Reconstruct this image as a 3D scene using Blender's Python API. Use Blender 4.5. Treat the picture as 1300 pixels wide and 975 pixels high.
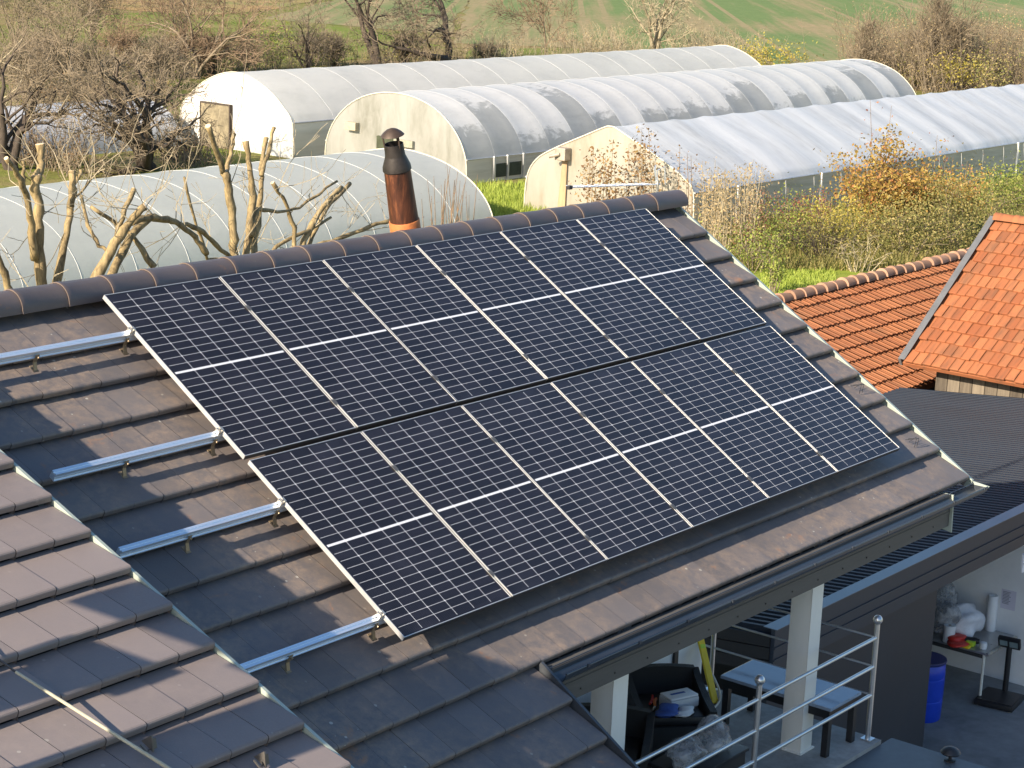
import bpy, bmesh, math, random
from mathutils import Vector, Matrix
import numpy as np

S = bpy.context.scene
for o in list(bpy.data.objects):
    bpy.data.objects.remove(o)
COL = S.collection
R = math.radians

# ------------------------------------------------------------------ camera, sky, sun, exposure
F_PX, CX, CY = 2600.0, 650.0, 487.5            # photograph 1300 x 975
CAM = Vector((-9.700, -11.265, 2.923))
RIGHT = Vector((0.61868, -0.78456, 0.04086)).normalized()
DOWN = Vector((-0.15668, -0.17482, -0.97205))
FWD = RIGHT.cross(DOWN).normalized() * -1.0
FWD = Vector((0.76986, 0.59490, -0.23108))
FWD = (FWD - RIGHT * FWD.dot(RIGHT)).normalized()
DOWN = FWD.cross(RIGHT).normalized()
if DOWN.z > 0: DOWN = -DOWN
cam = bpy.data.cameras.new("camera")
cam.sensor_width = 36.0
cam.lens = F_PX / 1300.0 * 36.0
cam.clip_start, cam.clip_end = 0.1, 2000.0
cam_ob = bpy.data.objects.new("camera", cam)
COL.objects.link(cam_ob)
rot = Matrix((RIGHT, -DOWN, -FWD)).transposed().to_4x4()
cam_ob.matrix_world = Matrix.Translation(CAM) @ rot
S.camera = cam_ob

SUN_TO = Vector((-0.89, 0.05, 0.46)).normalized()
elev = math.asin(SUN_TO.z)
world = bpy.data.worlds.new("World")
S.world = world
world.use_nodes = True
wn = world.node_tree.nodes
wn.clear()
sky = wn.new("ShaderNodeTexSky")
sky.sky_type = 'NISHITA'
sky.sun_disc = False
sky.sun_elevation = elev
sky.sun_rotation = math.atan2(SUN_TO.x, SUN_TO.y)
bg = wn.new("ShaderNodeBackground")
bg.inputs[1].default_value = 0.102
wo = wn.new("ShaderNodeOutputWorld")
hs = wn.new("ShaderNodeHueSaturation")
hs.inputs["Saturation"].default_value = 1.2
world.node_tree.links.new(sky.outputs[0], hs.inputs["Color"])
world.node_tree.links.new(hs.outputs[0], bg.inputs[0])
world.node_tree.links.new(bg.outputs[0], wo.inputs[0])
sun = bpy.data.lights.new("sun", 'SUN')
sun.energy = 5.0
sun.angle = R(0.53)
sun.color = (1.0, 0.85, 0.66)
sun_ob = bpy.data.objects.new("sun", sun)
COL.objects.link(sun_ob)
sun_ob.rotation_euler = SUN_TO.to_track_quat('Z', 'Y').to_euler()
S.view_settings.view_transform = 'Standard'
S.view_settings.look = 'None'
S.view_settings.exposure = 1.06
S.view_settings.gamma = 1.0
S.view_settings.use_curve_mapping = False

# ------------------------------------------------------------------ geometry helpers
G = -7.9                                        # ground level (z = 0 is the top edge of the panel field)
TH = R(32.0)
CT, ST = math.cos(TH), math.sin(TH)
H0 = -0.18                                      # tile plane under the panel plane


def ray(px, py):
    return RIGHT * ((px - CX) / F_PX) + DOWN * ((py - CY) / F_PX) + FWD


def at_y(px, py, y):
    d = ray(px, py)
    return CAM + d * ((y - CAM.y) / d.y)


def at_x(px, py, x):
    d = ray(px, py)
    return CAM + d * ((x - CAM.x) / d.x)


def at_z(px, py, z):
    d = ray(px, py)
    return CAM + d * ((z - CAM.z) / d.z)


def rp(u, v, h):
    """roof coordinates: u along the ridge, v down the slope, h above the panel plane -> world"""
    return Vector((u, -CT * v - ST * h, -ST * v + CT * h))


class MB:
    def __init__(s):
        s.v, s.f, s.uv = [], [], None

    def add(s, vs, fs):
        b = len(s.v)
        s.v.extend([tuple(p) for p in vs])
        s.f.extend([tuple(b + i for i in f) for f in fs])

    def box(s, a, b, M=None):
        (x0, y0, z0), (x1, y1, z1) = a, b
        vs = [Vector(p) for p in ((x0, y0, z0), (x1, y0, z0), (x1, y1, z0), (x0, y1, z0), (x0, y0, z1), (x1, y0, z1), (x1, y1, z1), (x0, y1, z1))]
        if M is not None:
            vs = [M @ p for p in vs]
        s.add(vs, [(0, 3, 2, 1), (4, 5, 6, 7), (0, 1, 5, 4), (1, 2, 6, 5), (2, 3, 7, 6), (3, 0, 4, 7)])
        return s

    def bbox(s, a, b, bev=0.01, M=None):
        """box with chamfered edges"""
        bm = bmesh.new()
        bmesh.ops.create_cube(bm, size=1.0)
        c = [(p + q) / 2 for p, q in zip(a, b)]
        d = [abs(q - p) for p, q in zip(a, b)]
        for v in bm.verts:
            v.co = Vector((c[0] + v.co.x * d[0], c[1] + v.co.y * d[1], c[2] + v.co.z * d[2]))
        bmesh.ops.bevel(bm, geom=bm.edges[:], offset=bev, segments=2, affect='EDGES', profile=0.6)
        bm.verts.index_update()
        vs = [(M @ v.co if M is not None else v.co.copy()) for v in bm.verts]
        fs = [tuple(v.index for v in f.verts) for f in bm.faces]
        s.add(vs, fs)
        bm.free()
        return s

    def tube(s, pts, r, n=6, caps=True):
        """tube through points; r a number or one per point"""
        pts = [Vector(p) for p in pts]
        m = len(pts)
        rs = [r] * m if not hasattr(r, '__len__') else list(r)
        b = len(s.v)
        up = None
        for i, p in enumerate(pts):
            t = (pts[min(i + 1, m - 1)] - pts[max(i - 1, 0)])
            if t.length < 1e-9:
                t = Vector((0, 0, 1))
            t.normalize()
            if up is None:
                up = t.orthogonal().normalized()
            else:
                up = (up - t * up.dot(t))
                up = up.normalized() if up.length > 1e-6 else t.orthogonal().normalized()
            w = t.cross(up)
            for k in range(n):
                a = 2 * math.pi * k / n
                q = p + (up * math.cos(a) + w * math.sin(a)) * rs[i]
                s.v.append(tuple(q))
        for i in range(m - 1):
            for k in range(n):
                k2 = (k + 1) % n
                s.f.append((b + i * n + k, b + i * n + k2, b + (i + 1) * n + k2, b + (i + 1) * n + k))
        if caps:
            s.f.append(tuple(b + k for k in reversed(range(n))))
            s.f.append(tuple(b + (m - 1) * n + k for k in range(n)))
        return s

    def lathe(s, prof, c, n=20, M=None):
        """(r, z) profile round a vertical axis through c"""
        b = len(s.v)
        for r, z in prof:
            for k in range(n):
                a = 2 * math.pi * k / n
                p = Vector((r * math.cos(a), r * math.sin(a), z))
                if M is not None:
                    p = M @ p
                s.v.append(tuple(p + Vector(c)))
        for i in range(len(prof) - 1):
            for k in range(n):
                k2 = (k + 1) % n
                s.f.append((b + i * n + k, b + i * n + k2, b + (i + 1) * n + k2, b + (i + 1) * n + k))
        s.f.append(tuple(b + k for k in reversed(range(n))))
        s.f.append(tuple(b + (len(prof) - 1) * n + k for k in range(n)))
        return s

    def prism(s, poly, vec):
        """closed outline swept along a vector"""
        n = len(poly)
        vec = Vector(vec)
        vs = [Vector(p) for p in poly] + [Vector(p) + vec for p in poly]
        s.add(vs, [tuple(reversed(range(n))), tuple(range(n, 2 * n))] + [(i, (i + 1) % n, n + (i + 1) % n, n + i) for i in range(n)])
        return s

    def quad(s, a, b, c, d):
        s.add([a, b, c, d], [(0, 1, 2, 3)])
        return s

    def build(s, name, mat, parent=None, local=False, smooth=False):
        me = bpy.data.meshes.new(name)
        vs = s.v
        if parent is not None and not local:
            L = world_loc(parent)
            vs = [(p[0] - L.x, p[1] - L.y, p[2] - L.z) for p in vs]
        me.from_pydata(vs, [], s.f)
        if s.uv is not None:
            uvl = me.uv_layers.new(name="UVMap")
            for li, l in enumerate(me.loops):
                uvl.data[li].uv = s.uv[l.vertex_index]
        me.validate()
        bm = bmesh.new(); bm.from_mesh(me)
        bmesh.ops.recalc_face_normals(bm, faces=bm.faces[:]) if len(bm.faces) < 60000 else None
        bm.to_mesh(me); bm.free()
        if smooth:
            me.polygons.foreach_set("use_smooth", [True] * len(me.polygons))
            if smooth != 'all':
                try:
                    me.set_sharp_from_angle(angle=R(38))
                except Exception:
                    pass
        me.materials.append(mat)
        ob = bpy.data.objects.new(name, me)
        COL.objects.link(ob)
        if parent is not None:
            ob.parent = parent
        return ob


def world_loc(o):
    L = Vector((0, 0, 0))
    while o is not None:
        L = L + o.location
        o = o.parent
    return L


def thing(name, label, cat, loc=(0, 0, 0), group=None, rot=None):
    o = bpy.data.objects.new(name, None)
    o.empty_display_size = 0.2
    o.location = loc
    if rot is not None:
        o.rotation_euler = rot
    COL.objects.link(o)
    o['label'] = label
    o['category'] = cat
    if group:
        o['group'] = group
    return o


def tag(o, label, cat, group=None, kind=None):
    o['label'] = label
    o['category'] = cat
    if group: o['group'] = group
    if kind: o['kind'] = kind
    return o


def struct(o):
    o['kind'] = 'structure'
    return o


# ------------------------------------------------------------------ material helpers
class NT:
    """thin wrapper round a node tree"""

    def __init__(s, name):
        s.m = bpy.data.materials.new(name)
        s.m.use_nodes = True
        s.t = s.m.node_tree
        s.t.nodes.clear()
        s.out = s.n("ShaderNodeOutputMaterial")
        s.tc = s.n("ShaderNodeTexCoord")

    def n(s, kind, **kw):
        nd = s.t.nodes.new(kind)
        for k, v in kw.items():
            setattr(nd, k, v)
        return nd

    def l(s, a, b):
        s.t.links.new(a, b)

    def val(s, sock, v):
        if hasattr(v, 'is_output') or hasattr(v, 'links'):
            s.l(v, sock)
        else:
            sock.default_value = v

    def math(s, op, a, b=0.0, c=0.0, clamp=False):
        nd = s.n("ShaderNodeMath", operation=op, use_clamp=clamp)
        for i, v in enumerate((a, b, c)):
            if i < len(nd.inputs):
                s.val(nd.inputs[i], v)
        return nd.outputs[0]

    def vec(s, scale=(1, 1, 1), src='Object', rot=(0, 0, 0)):
        mp = s.n("ShaderNodeMapping")
        mp.inputs['Scale'].default_value = scale
        mp.inputs['Rotation'].default_value = rot
        s.l(s.tc.outputs[src], mp.inputs['Vector'])
        return mp.outputs[0]

    def noise(s, vec, scale, detail=4, rough=0.55, dist=0.0):
        nd = s.n("ShaderNodeTexNoise")
        s.l(vec, nd.inputs['Vector'])
        nd.inputs['Scale'].default_value = scale
        nd.inputs['Detail'].default_value = detail
        nd.inputs['Roughness'].default_value = rough
        nd.inputs['Distortion'].default_value = dist
        return nd.outputs['Fac']

    def ramp(s, fac, stops, interp='LINEAR'):
        nd = s.n("ShaderNodeValToRGB")
        cr = nd.color_ramp
        cr.interpolation = interp
        while len(cr.elements) < len(stops):
            cr.elements.new(0.5)
        for e, (p, c) in zip(cr.elements, stops):
            e.position = p
            e.color = (c[0], c[1], c[2], 1) if hasattr(c, '__len__') else (c, c, c, 1)
        s.l(fac, nd.inputs[0])
        return nd.outputs[0]

    def mix(s, fac, a, b, mode='MIX'):
        nd = s.n("ShaderNodeMix", data_type='RGBA', blend_type=mode)
        s.val(nd.inputs[0], fac)
        for i, v in ((6, a), (7, b)):
            if hasattr(v, 'links'):
                s.l(v, nd.inputs[i])
            else:
                nd.inputs[i].default_value = (v[0], v[1], v[2], 1)
        return nd.outputs[2]

    def island(s):
        return s.n("ShaderNodeNewGeometry").outputs['Random Per Island']

    def bsdf(s, col, rough=0.6, metal=0.0, spec=0.5, bump=None, bstr=0.3, bdist=0.01, link=True, **kw):
        b = s.n("ShaderNodeBsdfPrincipled")
        if hasattr(col, 'links'):
            s.l(col, b.inputs['Base Color'])
        else:
            b.inputs['Base Color'].default_value = (col[0], col[1], col[2], 1)
        s.val(b.inputs['Roughness'], rough)
        b.inputs['Metallic'].default_value = metal
        b.inputs['Specular IOR Level'].default_value = spec
        if bump is not None:
            bp = s.n("ShaderNodeBump")
            bp.inputs['Strength'].default_value = bstr
            bp.inputs['Distance'].default_value = bdist
            s.l(bump, bp.inputs['Height'])
            s.l(bp.outputs[0], b.inputs['Normal'])
        if link:
            s.l(b.outputs[0], s.out.inputs[0])
        return b


_MC = {}


def simple(name, col, rough=0.6, metal=0.0, amt=0.2, sc=6.0, spec=0.5, stretch=(1, 1, 1), bump=0.0):
    if name in _MC:
        return _MC[name]
    t = NT(name)
    v = t.vec(stretch)
    n1 = t.noise(v, sc, 6, 0.6)
    n2 = t.noise(v, sc * 7.3, 3, 0.6)
    f = t.math('ADD', t.math('MULTIPLY', n1, 0.7), t.math('MULTIPLY', n2, 0.3))
    lo = [c * (1 - amt) for c in col]
    hi = [min(1, c * (1 + amt)) for c in col]
    c = t.ramp(f, [(0.3, lo), (0.7, hi)])
    r = t.math('ADD', rough - 0.08, t.math('MULTIPLY', n1, 0.16))
    t.bsdf(c, r, metal, spec, bump=n2 if bump else None, bstr=bump)
    _MC[name] = t.m
    return t.m


def tile_mat(name, base, dust, stain_amt, rust=True):
    t = NT(name)
    v = t.vec()
    isl = t.island()
    n1 = t.noise(v, 1.3, 5, 0.6)
    n2 = t.noise(v, 11.0, 8, 0.74, 0.2)
    n3 = t.noise(v, 60.0, 5, 0.75)
    b = t.mix(t.math('MULTIPLY', isl, 1.0), [c * 0.84 for c in base], [c * 1.14 for c in base])
    b = t.mix(t.math('MULTIPLY', n3, 0.5), b, [c * 1.35 for c in base])
    st = t.math('MULTIPLY', t.ramp(n2, [(0.40, 0.0), (0.78, 1.0)]), t.ramp(n1, [(0.38, 0.0), (0.60, 1.0)]))
    b = t.mix(t.math('MULTIPLY', st, stain_amt), b, dust)
    if rust:
        n4 = t.noise(t.vec((1, 1, 1)), 3.1, 5, 0.6, 0.8)
        rs = t.math('MULTIPLY', t.ramp(n4, [(0.62, 0.0), (0.70, 1.0)]), t.ramp(n2, [(0.42, 0.0), (0.6, 1.0)]))
        b = t.mix(t.math('MULTIPLY', rs, 0.7), b, (0.34, 0.15, 0.06))
    # bird lime and lichen specks
    vo = t.n("ShaderNodeTexVoronoi")
    t.l(v, vo.inputs['Vector'])
    vo.inputs['Scale'].default_value = 17.0
    sep = t.n("ShaderNodeSeparateColor")
    t.l(vo.outputs['Color'], sep.inputs[0])
    spk = t.math('MULTIPLY', t.math('LESS_THAN', vo.outputs['Distance'], t.math('MULTIPLY', sep.outputs[1], 0.22)), t.math('GREATER_THAN', sep.outputs[0], 0.74))
    spk = t.math('MULTIPLY', spk, t.ramp(n1, [(0.45, 0.0), (0.58, 1.0)]))
    b = t.mix(t.math('MULTIPLY', spk, 0.75 * min(1, stain_amt)), b, (0.55, 0.54, 0.48))
    t.bsdf(b, t.math('ADD', 0.42, t.math('MULTIPLY', n2, 0.25)), 0, 0.45, bump=t.math('ADD', n3, t.math('MULTIPLY', n2, 0.8)), bstr=0.18, bdist=0.006)
    return t.m


M_TILE = tile_mat("dark_tile", (0.116, 0.106, 0.108), (0.38, 0.275, 0.19), 0.68)
M_TILE2 = tile_mat("clean_dark_tile", (0.180, 0.154, 0.150), (0.30, 0.25, 0.225), 0.40, rust=False)
M_RIDGE = tile_mat("ridge_tile_finish", (0.098, 0.080, 0.080), (0.20, 0.16, 0.13), 0.35)
M_SLATE_TRIM = simple("slate_trim", (0.045, 0.05, 0.058), 0.4)
M_VERGE = simple("pale_verge_metal", (0.33, 0.38, 0.34), 0.45, 0.0, 0.12, 3)
M_ALU = simple("aluminium", (0.80, 0.87, 0.96), 0.36, 0.75, 0.07, 9, stretch=(0.3, 8, 8))
M_ALU_FR = simple("panel_frame_metal", (0.70, 0.70, 0.69), 0.40, 0.6, 0.06, 12)
M_STEEL = simple("galvanised_steel", (0.55, 0.53, 0.48), 0.45, 0.8, 0.2, 20)
M_WIRE = simple("dark_wire", (0.05, 0.05, 0.055), 0.5, 0.4)
M_ANTH = simple("anthracite_paint", (0.030, 0.038, 0.052), 0.5, 0, 0.12, 2.5)
M_GUT = simple("anthracite_gutter", (0.050, 0.060, 0.076), 0.32, 0.3, 0.2, 4, stretch=(0.4, 3, 3))
M_FASCIA = simple("dark_board", (0.085, 0.083, 0.08), 0.6, 0, 0.2, 3, stretch=(0.3, 4, 4))
M_BLACKBOARD = simple("black_boarding", (0.018, 0.018, 0.02), 0.6, 0, 0.2, 3)
M_WHITE_PAINT = simple("white_post_paint", (0.80, 0.79, 0.74), 0.45, 0, 0.05, 2, stretch=(2, 2, 0.5))
M_WHITE_WALL = simple("white_render", (0.82, 0.83, 0.84), 0.85, 0, 0.07, 1.2)
M_DECK = simple("stained_terrace_concrete", (0.27, 0.265, 0.255), 0.75, 0, 0.45, 2.2, bump=0.2)
M_YARD = simple("yard_concrete", (0.24, 0.24, 0.235), 0.85, 0, 0.4, 0.8, bump=0.2)
M_SLABROOF = simple("grey_canopy_felt", (0.07, 0.082, 0.095), 0.5, 0, 0.35, 1.5, bump=0.1)
M_RAIL = simple("brushed_rail_steel", (0.62, 0.63, 0.64), 0.33, 0.85, 0.08, 15)
M_GLASSY = simple("pale_table_glass", (0.25, 0.31, 0.40), 0.12, 0.0, 0.08, 3)
M_WICKER = simple("black_wicker", (0.014, 0.013, 0.013), 0.55, 0, 0.3, 60, bump=0.6)
M_BLACK = simple("black_plastic", (0.02, 0.02, 0.022), 0.45, 0, 0.2, 8)
M_YELLOW = simple("yellow_paint", (0.90, 0.68, 0.03), 0.45, 0, 0.08, 6)
M_HOSE = simple("white_hose", (0.66, 0.65, 0.60), 0.5)
M_BLUE = simple("blue_plastic", (0.012, 0.055, 0.52), 0.35, 0, 0.1, 5)
M_BLUE_CLOTH = simple("blue_cloth", (0.05, 0.10, 0.34), 0.8, 0, 0.3, 20)
M_WHITE_PLASTIC = simple("white_plastic", (0.78, 0.79, 0.80), 0.4, 0, 0.05, 6)
M_GREYBOX = simple("pale_grey_box", (0.60, 0.62, 0.64), 0.5, 0, 0.06, 6)
M_RED = simple("red_plastic", (0.55, 0.03, 0.02), 0.5, 0, 0.2, 9)
M_ORANGE = simple("orange_plastic", (0.80, 0.20, 0.03), 0.5, 0, 0.2, 9)
M_GREEN = simple("lime_plastic", (0.55, 0.75, 0.05), 0.5, 0, 0.1, 9)
M_PAPER = simple("paper_sheet", (0.66, 0.64, 0.74), 0.8, 0, 0.04, 9)
M_INK = simple("grey_ink", (0.30, 0.30, 0.36), 0.8, 0, 0.1, 9)
M_TABLETOP = simple("worn_steel_top", (0.42, 0.42, 0.42), 0.3, 0.6, 0.2, 8)
M_LEG = simple("cream_leg_paint", (0.66, 0.65, 0.58), 0.5)
M_SCREEN = simple("grey_lcd", (0.22, 0.30, 0.32), 0.25)
M_SHED_WALL = simple("anthracite_sheet", (0.022, 0.027, 0.036), 0.5, 0, 0.15, 1.5)
M_SOIL = simple("dark_soil", (0.10, 0.08, 0.06), 0.9)


def m_clear():
    t = NT("crumpled_clear_film")
    n = t.noise(t.vec(), 9, 4, 0.6)
    b = t.bsdf(t.ramp(n, [(0.3, (0.28, 0.29, 0.31)), (0.75, (0.55, 0.56, 0.58))]), 0.12, 0, 0.7, bump=n, bstr=0.9, bdist=0.05, link=False)
    tr = t.n("ShaderNodeBsdfTransparent")
    mx = t.n("ShaderNodeMixShader")
    t.val(mx.inputs[0], t.ramp(n, [(0.4, 0.3), (0.65, 0.75)]))
    t.l(tr.outputs[0], mx.inputs[1])
    t.l(b.outputs[0], mx.inputs[2])
    t.l(mx.outputs[0], t.out.inputs[0])
    return t.m


M_CLEAR = m_clear()


def m_cells():
    """one sheet of half-cut cells: 6 columns, 2 x 12 rows, white gaps, broad white bar across the middle"""
    t = NT("solar_cells")
    sp = t.n("ShaderNodeSeparateXYZ")
    t.l(t.tc.outputs['UV'], sp.inputs[0])
    u, v = sp.outputs[0], sp.outputs[1]            # metres
    W, L = 1.100, 1.688
    cw, mid = W / 6.0, 0.017
    fu = t.math('FRACT', t.math('DIVIDE', u, cw))
    du = t.math('MULTIPLY', t.math('MINIMUM', fu, t.math('SUBTRACT', 1.0, fu)), cw)
    dm = t.math('ABSOLUTE', t.math('SUBTRACT', v, L / 2))
    ch = (L / 2 - mid / 2) / 12.0
    vv = t.math('DIVIDE', t.math('SUBTRACT', dm, mid / 2), ch)
    fv = t.math('FRACT', vv)
    dv = t.math('MULTIPLY', t.math('MINIMUM', fv, t.math('SUBTRACT', 1.0, fv)), ch)
    f2 = t.math('FRACT', t.math('MULTIPLY', vv, 0.5))
    dv2 = t.math('MULTIPLY', t.math('MINIMUM', f2, t.math('SUBTRACT', 1.0, f2)), ch * 2)
    lu = t.math('LESS_THAN', du, 0.0018)
    lv = t.math('LESS_THAN', dv, 0.00125)
    lm = t.math('LESS_THAN', dm, mid / 2 + 0.001)
    ld = t.math('LESS_THAN', t.math('ADD', du, dv2), 0.0085)
    line = t.math('MAXIMUM', t.math('MAXIMUM', lu, lv), t.math('MAXIMUM', lm, ld))
    bb = t.math('FRACT', t.math('MULTIPLY', u, 10 / cw))
    bus = t.math('MULTIPLY', t.math('LESS_THAN', bb, 0.12), 0.35)
    cid = t.n("ShaderNodeTexWhiteNoise", noise_dimensions='2D')
    cb = t.n("ShaderNodeCombineXYZ")
    t.l(t.math('FLOOR', t.math('DIVIDE', u, cw)), cb.inputs[0])
    t.l(t.math('FLOOR', t.math('DIVIDE', v, ch)), cb.inputs[1])
    t.l(cb.outputs[0], cid.inputs['Vector'])
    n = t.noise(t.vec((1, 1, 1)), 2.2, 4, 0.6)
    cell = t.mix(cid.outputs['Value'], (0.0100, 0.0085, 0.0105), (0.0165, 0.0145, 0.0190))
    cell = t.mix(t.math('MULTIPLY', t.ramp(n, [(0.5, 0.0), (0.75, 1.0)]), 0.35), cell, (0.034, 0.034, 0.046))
    cell = t.mix(bus, cell, (0.05, 0.05, 0.06))
    inner = t.math('MULTIPLY', t.math('LESS_THAN', t.math('ABSOLUTE', t.math('SUBTRACT', u, W / 2)), W / 2 - 0.005), t.math('LESS_THAN', dm, L / 2 - 0.005))
    line = t.math('MULTIPLY', line, inner)
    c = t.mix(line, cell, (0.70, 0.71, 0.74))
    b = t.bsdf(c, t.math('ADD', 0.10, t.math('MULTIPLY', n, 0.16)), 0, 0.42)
    return t.m


M_CELL = m_cells()


def m_film(name, base, dirt, dirt_amt, lower_dirt=0.0, trans=0.45, alpha=0.0, zref=2.0, stretch=(0.6, 1, 1)):
    t = NT(name)
    v = t.vec(stretch)
    n1 = t.noise(v, 0.55, 5, 0.6, 0.3)
    n2 = t.noise(v, 2.6, 5, 0.62, 0.5)
    n3 = t.noise(t.vec((0.25, 3, 3)), 2.0, 3, 0.5)
    d = t.math('MULTIPLY', t.ramp(n1, [(0.42, 0.0), (0.66, 1.0)]), t.ramp(n2, [(0.3, 0.3), (0.65, 1.0)]))
    d = t.math('ADD', t.math('MULTIPLY', d, dirt_amt), t.math('MULTIPLY', n3, 0.12))
    if lower_dirt:
        sp = t.n("ShaderNodeSeparateXYZ")
        t.l(t.tc.outputs['Object'], sp.inputs[0])
        # fogged patches end in ragged edges part-way up the sheet
        zz = t.math('ADD', t.math('DIVIDE', sp.outputs[2], zref), t.math('MULTIPLY', t.math('SUBTRACT', n2, 0.5), 0.55))
        bay = t.n("ShaderNodeTexWhiteNoise", noise_dimensions='1D')
        t.l(t.math('FLOOR', t.math('DIVIDE', sp.outputs[0], 1.781)), bay.inputs['W'])
        zz = t.math('ADD', zz, t.math('MULTIPLY', t.math('SUBTRACT', bay.outputs['Value'], 0.45), 0.55))
        low = t.ramp(zz, [(0.68, 1.0), (0.77, 0.0)])
        d = t.math('ADD', d, t.math('MULTIPLY', low, lower_dirt), clamp=True)
    c = t.mix(d, base, dirt)
    b = t.bsdf(c, t.math('ADD', 0.30, t.math('MULTIPLY', n2, 0.2)), 0, 0.5, bump=t.math('ADD', n1, t.math('MULTIPLY', n2, 0.35)), bstr=0.45, bdist=0.06, link=False)
    tl = t.n("ShaderNodeBsdfTranslucent")
    t.l(c, tl.inputs[0])
    mx = t.n("ShaderNodeMixShader")
    mx.inputs[0].default_value = trans
    t.l(b.outputs[0], mx.inputs[1])
    t.l(tl.outputs[0], mx.inputs[2])
    last = mx
    if alpha:
        tp = t.n("ShaderNodeBsdfTransparent")
        m2 = t.n("ShaderNodeMixShader")
        t.val(m2.inputs[0], t.math('ADD', alpha * 0.6, t.math('MULTIPLY', n2, alpha * 0.8)))
        t.l(mx.outputs[0], m2.inputs[1])
        t.l(tp.outputs[0], m2.inputs[2])
        last = m2
    t.l(last.outputs[0], t.out.inputs[0])
    return t.m


def m_bark(name, lo, hi, sc=8):
    if name in _MC: return _MC[name]
    t = NT(name)
    n = t.noise(t.vec((1, 1, 0.35)), sc, 5, 0.65)
    n2 = t.noise(t.vec((1, 1, 0.2)), sc * 5, 3, 0.6)
    c = t.ramp(t.math('ADD', t.math('MULTIPLY', n, 0.65), t.math('MULTIPLY', n2, 0.35)), [(0.35, lo), (0.65, hi)])
    t.bsdf(c, 0.85, 0, 0.2, bump=n2, bstr=0.4, bdist=0.01)
    _MC[name] = t.m
    return t.m


def m_leaf(name, cols, trans=0.3):
    if name in _MC: return _MC[name]
    t = NT(name)
    isl = t.island()
    n = t.noise(t.vec(), 0.9, 3, 0.6)
    f = t.math('ADD', t.math('MULTIPLY', isl, 0.65), t.math('MULTIPLY', n, 0.5), clamp=True)
    k = len(cols)
    c = t.ramp(f, [(0.12 + 0.76 * i / max(1, k - 1), cc) for i, cc in enumerate(cols)])
    b = t.bsdf(c, 0.6, 0, 0.3, link=False)
    tl = t.n("ShaderNodeBsdfTranslucent")
    t.l(c, tl.inputs[0])
    mx = t.n("ShaderNodeMixShader")
    mx.inputs[0].default_value = trans
    t.l(b.outputs[0], mx.inputs[1])
    t.l(tl.outputs[0], mx.inputs[2])
    t.l(mx.outputs[0], t.out.inputs[0])
    _MC[name] = t.m
    return t.m


M_TWIG = m_bark("grey_brown_twigs", (0.11, 0.088, 0.062), (0.29, 0.235, 0.165))
M_TWIG_RED = m_bark("reddish_twigs", (0.12, 0.082, 0.055), (0.29, 0.21, 0.14))
M_TWIG_PALE = m_bark("pale_twigs", (0.20, 0.17, 0.11), (0.42, 0.36, 0.25))
M_BARK_DARK = m_bark("dark_bark", (0.035, 0.028, 0.022), (0.10, 0.08, 0.065))
M_BARK_PRUNED = m_bark("ochre_bark", (0.085, 0.065, 0.038), (0.42, 0.32, 0.165), 9)
M_CUT = simple("fresh_cut_wood", (0.66, 0.50, 0.32), 0.8)

# ------------------------------------------------------------------ ground sheets
ROW = Vector((0.80, 0.60, 0)).normalized()


def m_ground():
    t = NT("rough_meadow")
    v = t.vec()
    n1 = t.noise(v, 0.035, 5, 0.6)
    n2 = t.noise(v, 0.35, 6, 0.65)
    n3 = t.noise(v, 3.5, 5, 0.7)
    g = t.mix(n3, (0.075, 0.105, 0.018), (0.20, 0.235, 0.045))
    straw = t.mix(n3, (0.17, 0.125, 0.06), (0.33, 0.25, 0.12))
    f = t.ramp(t.math('ADD', t.math('MULTIPLY', n1, 0.55), t.math('MULTIPLY', n2, 0.45)), [(0.45, 0.0), (0.60, 1.0)])
    c = t.mix(f, g, straw)
    t.bsdf(c, 0.9, 0, 0.1, bump=n3, bstr=0.6, bdist=0.1)
    return t.m


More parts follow.
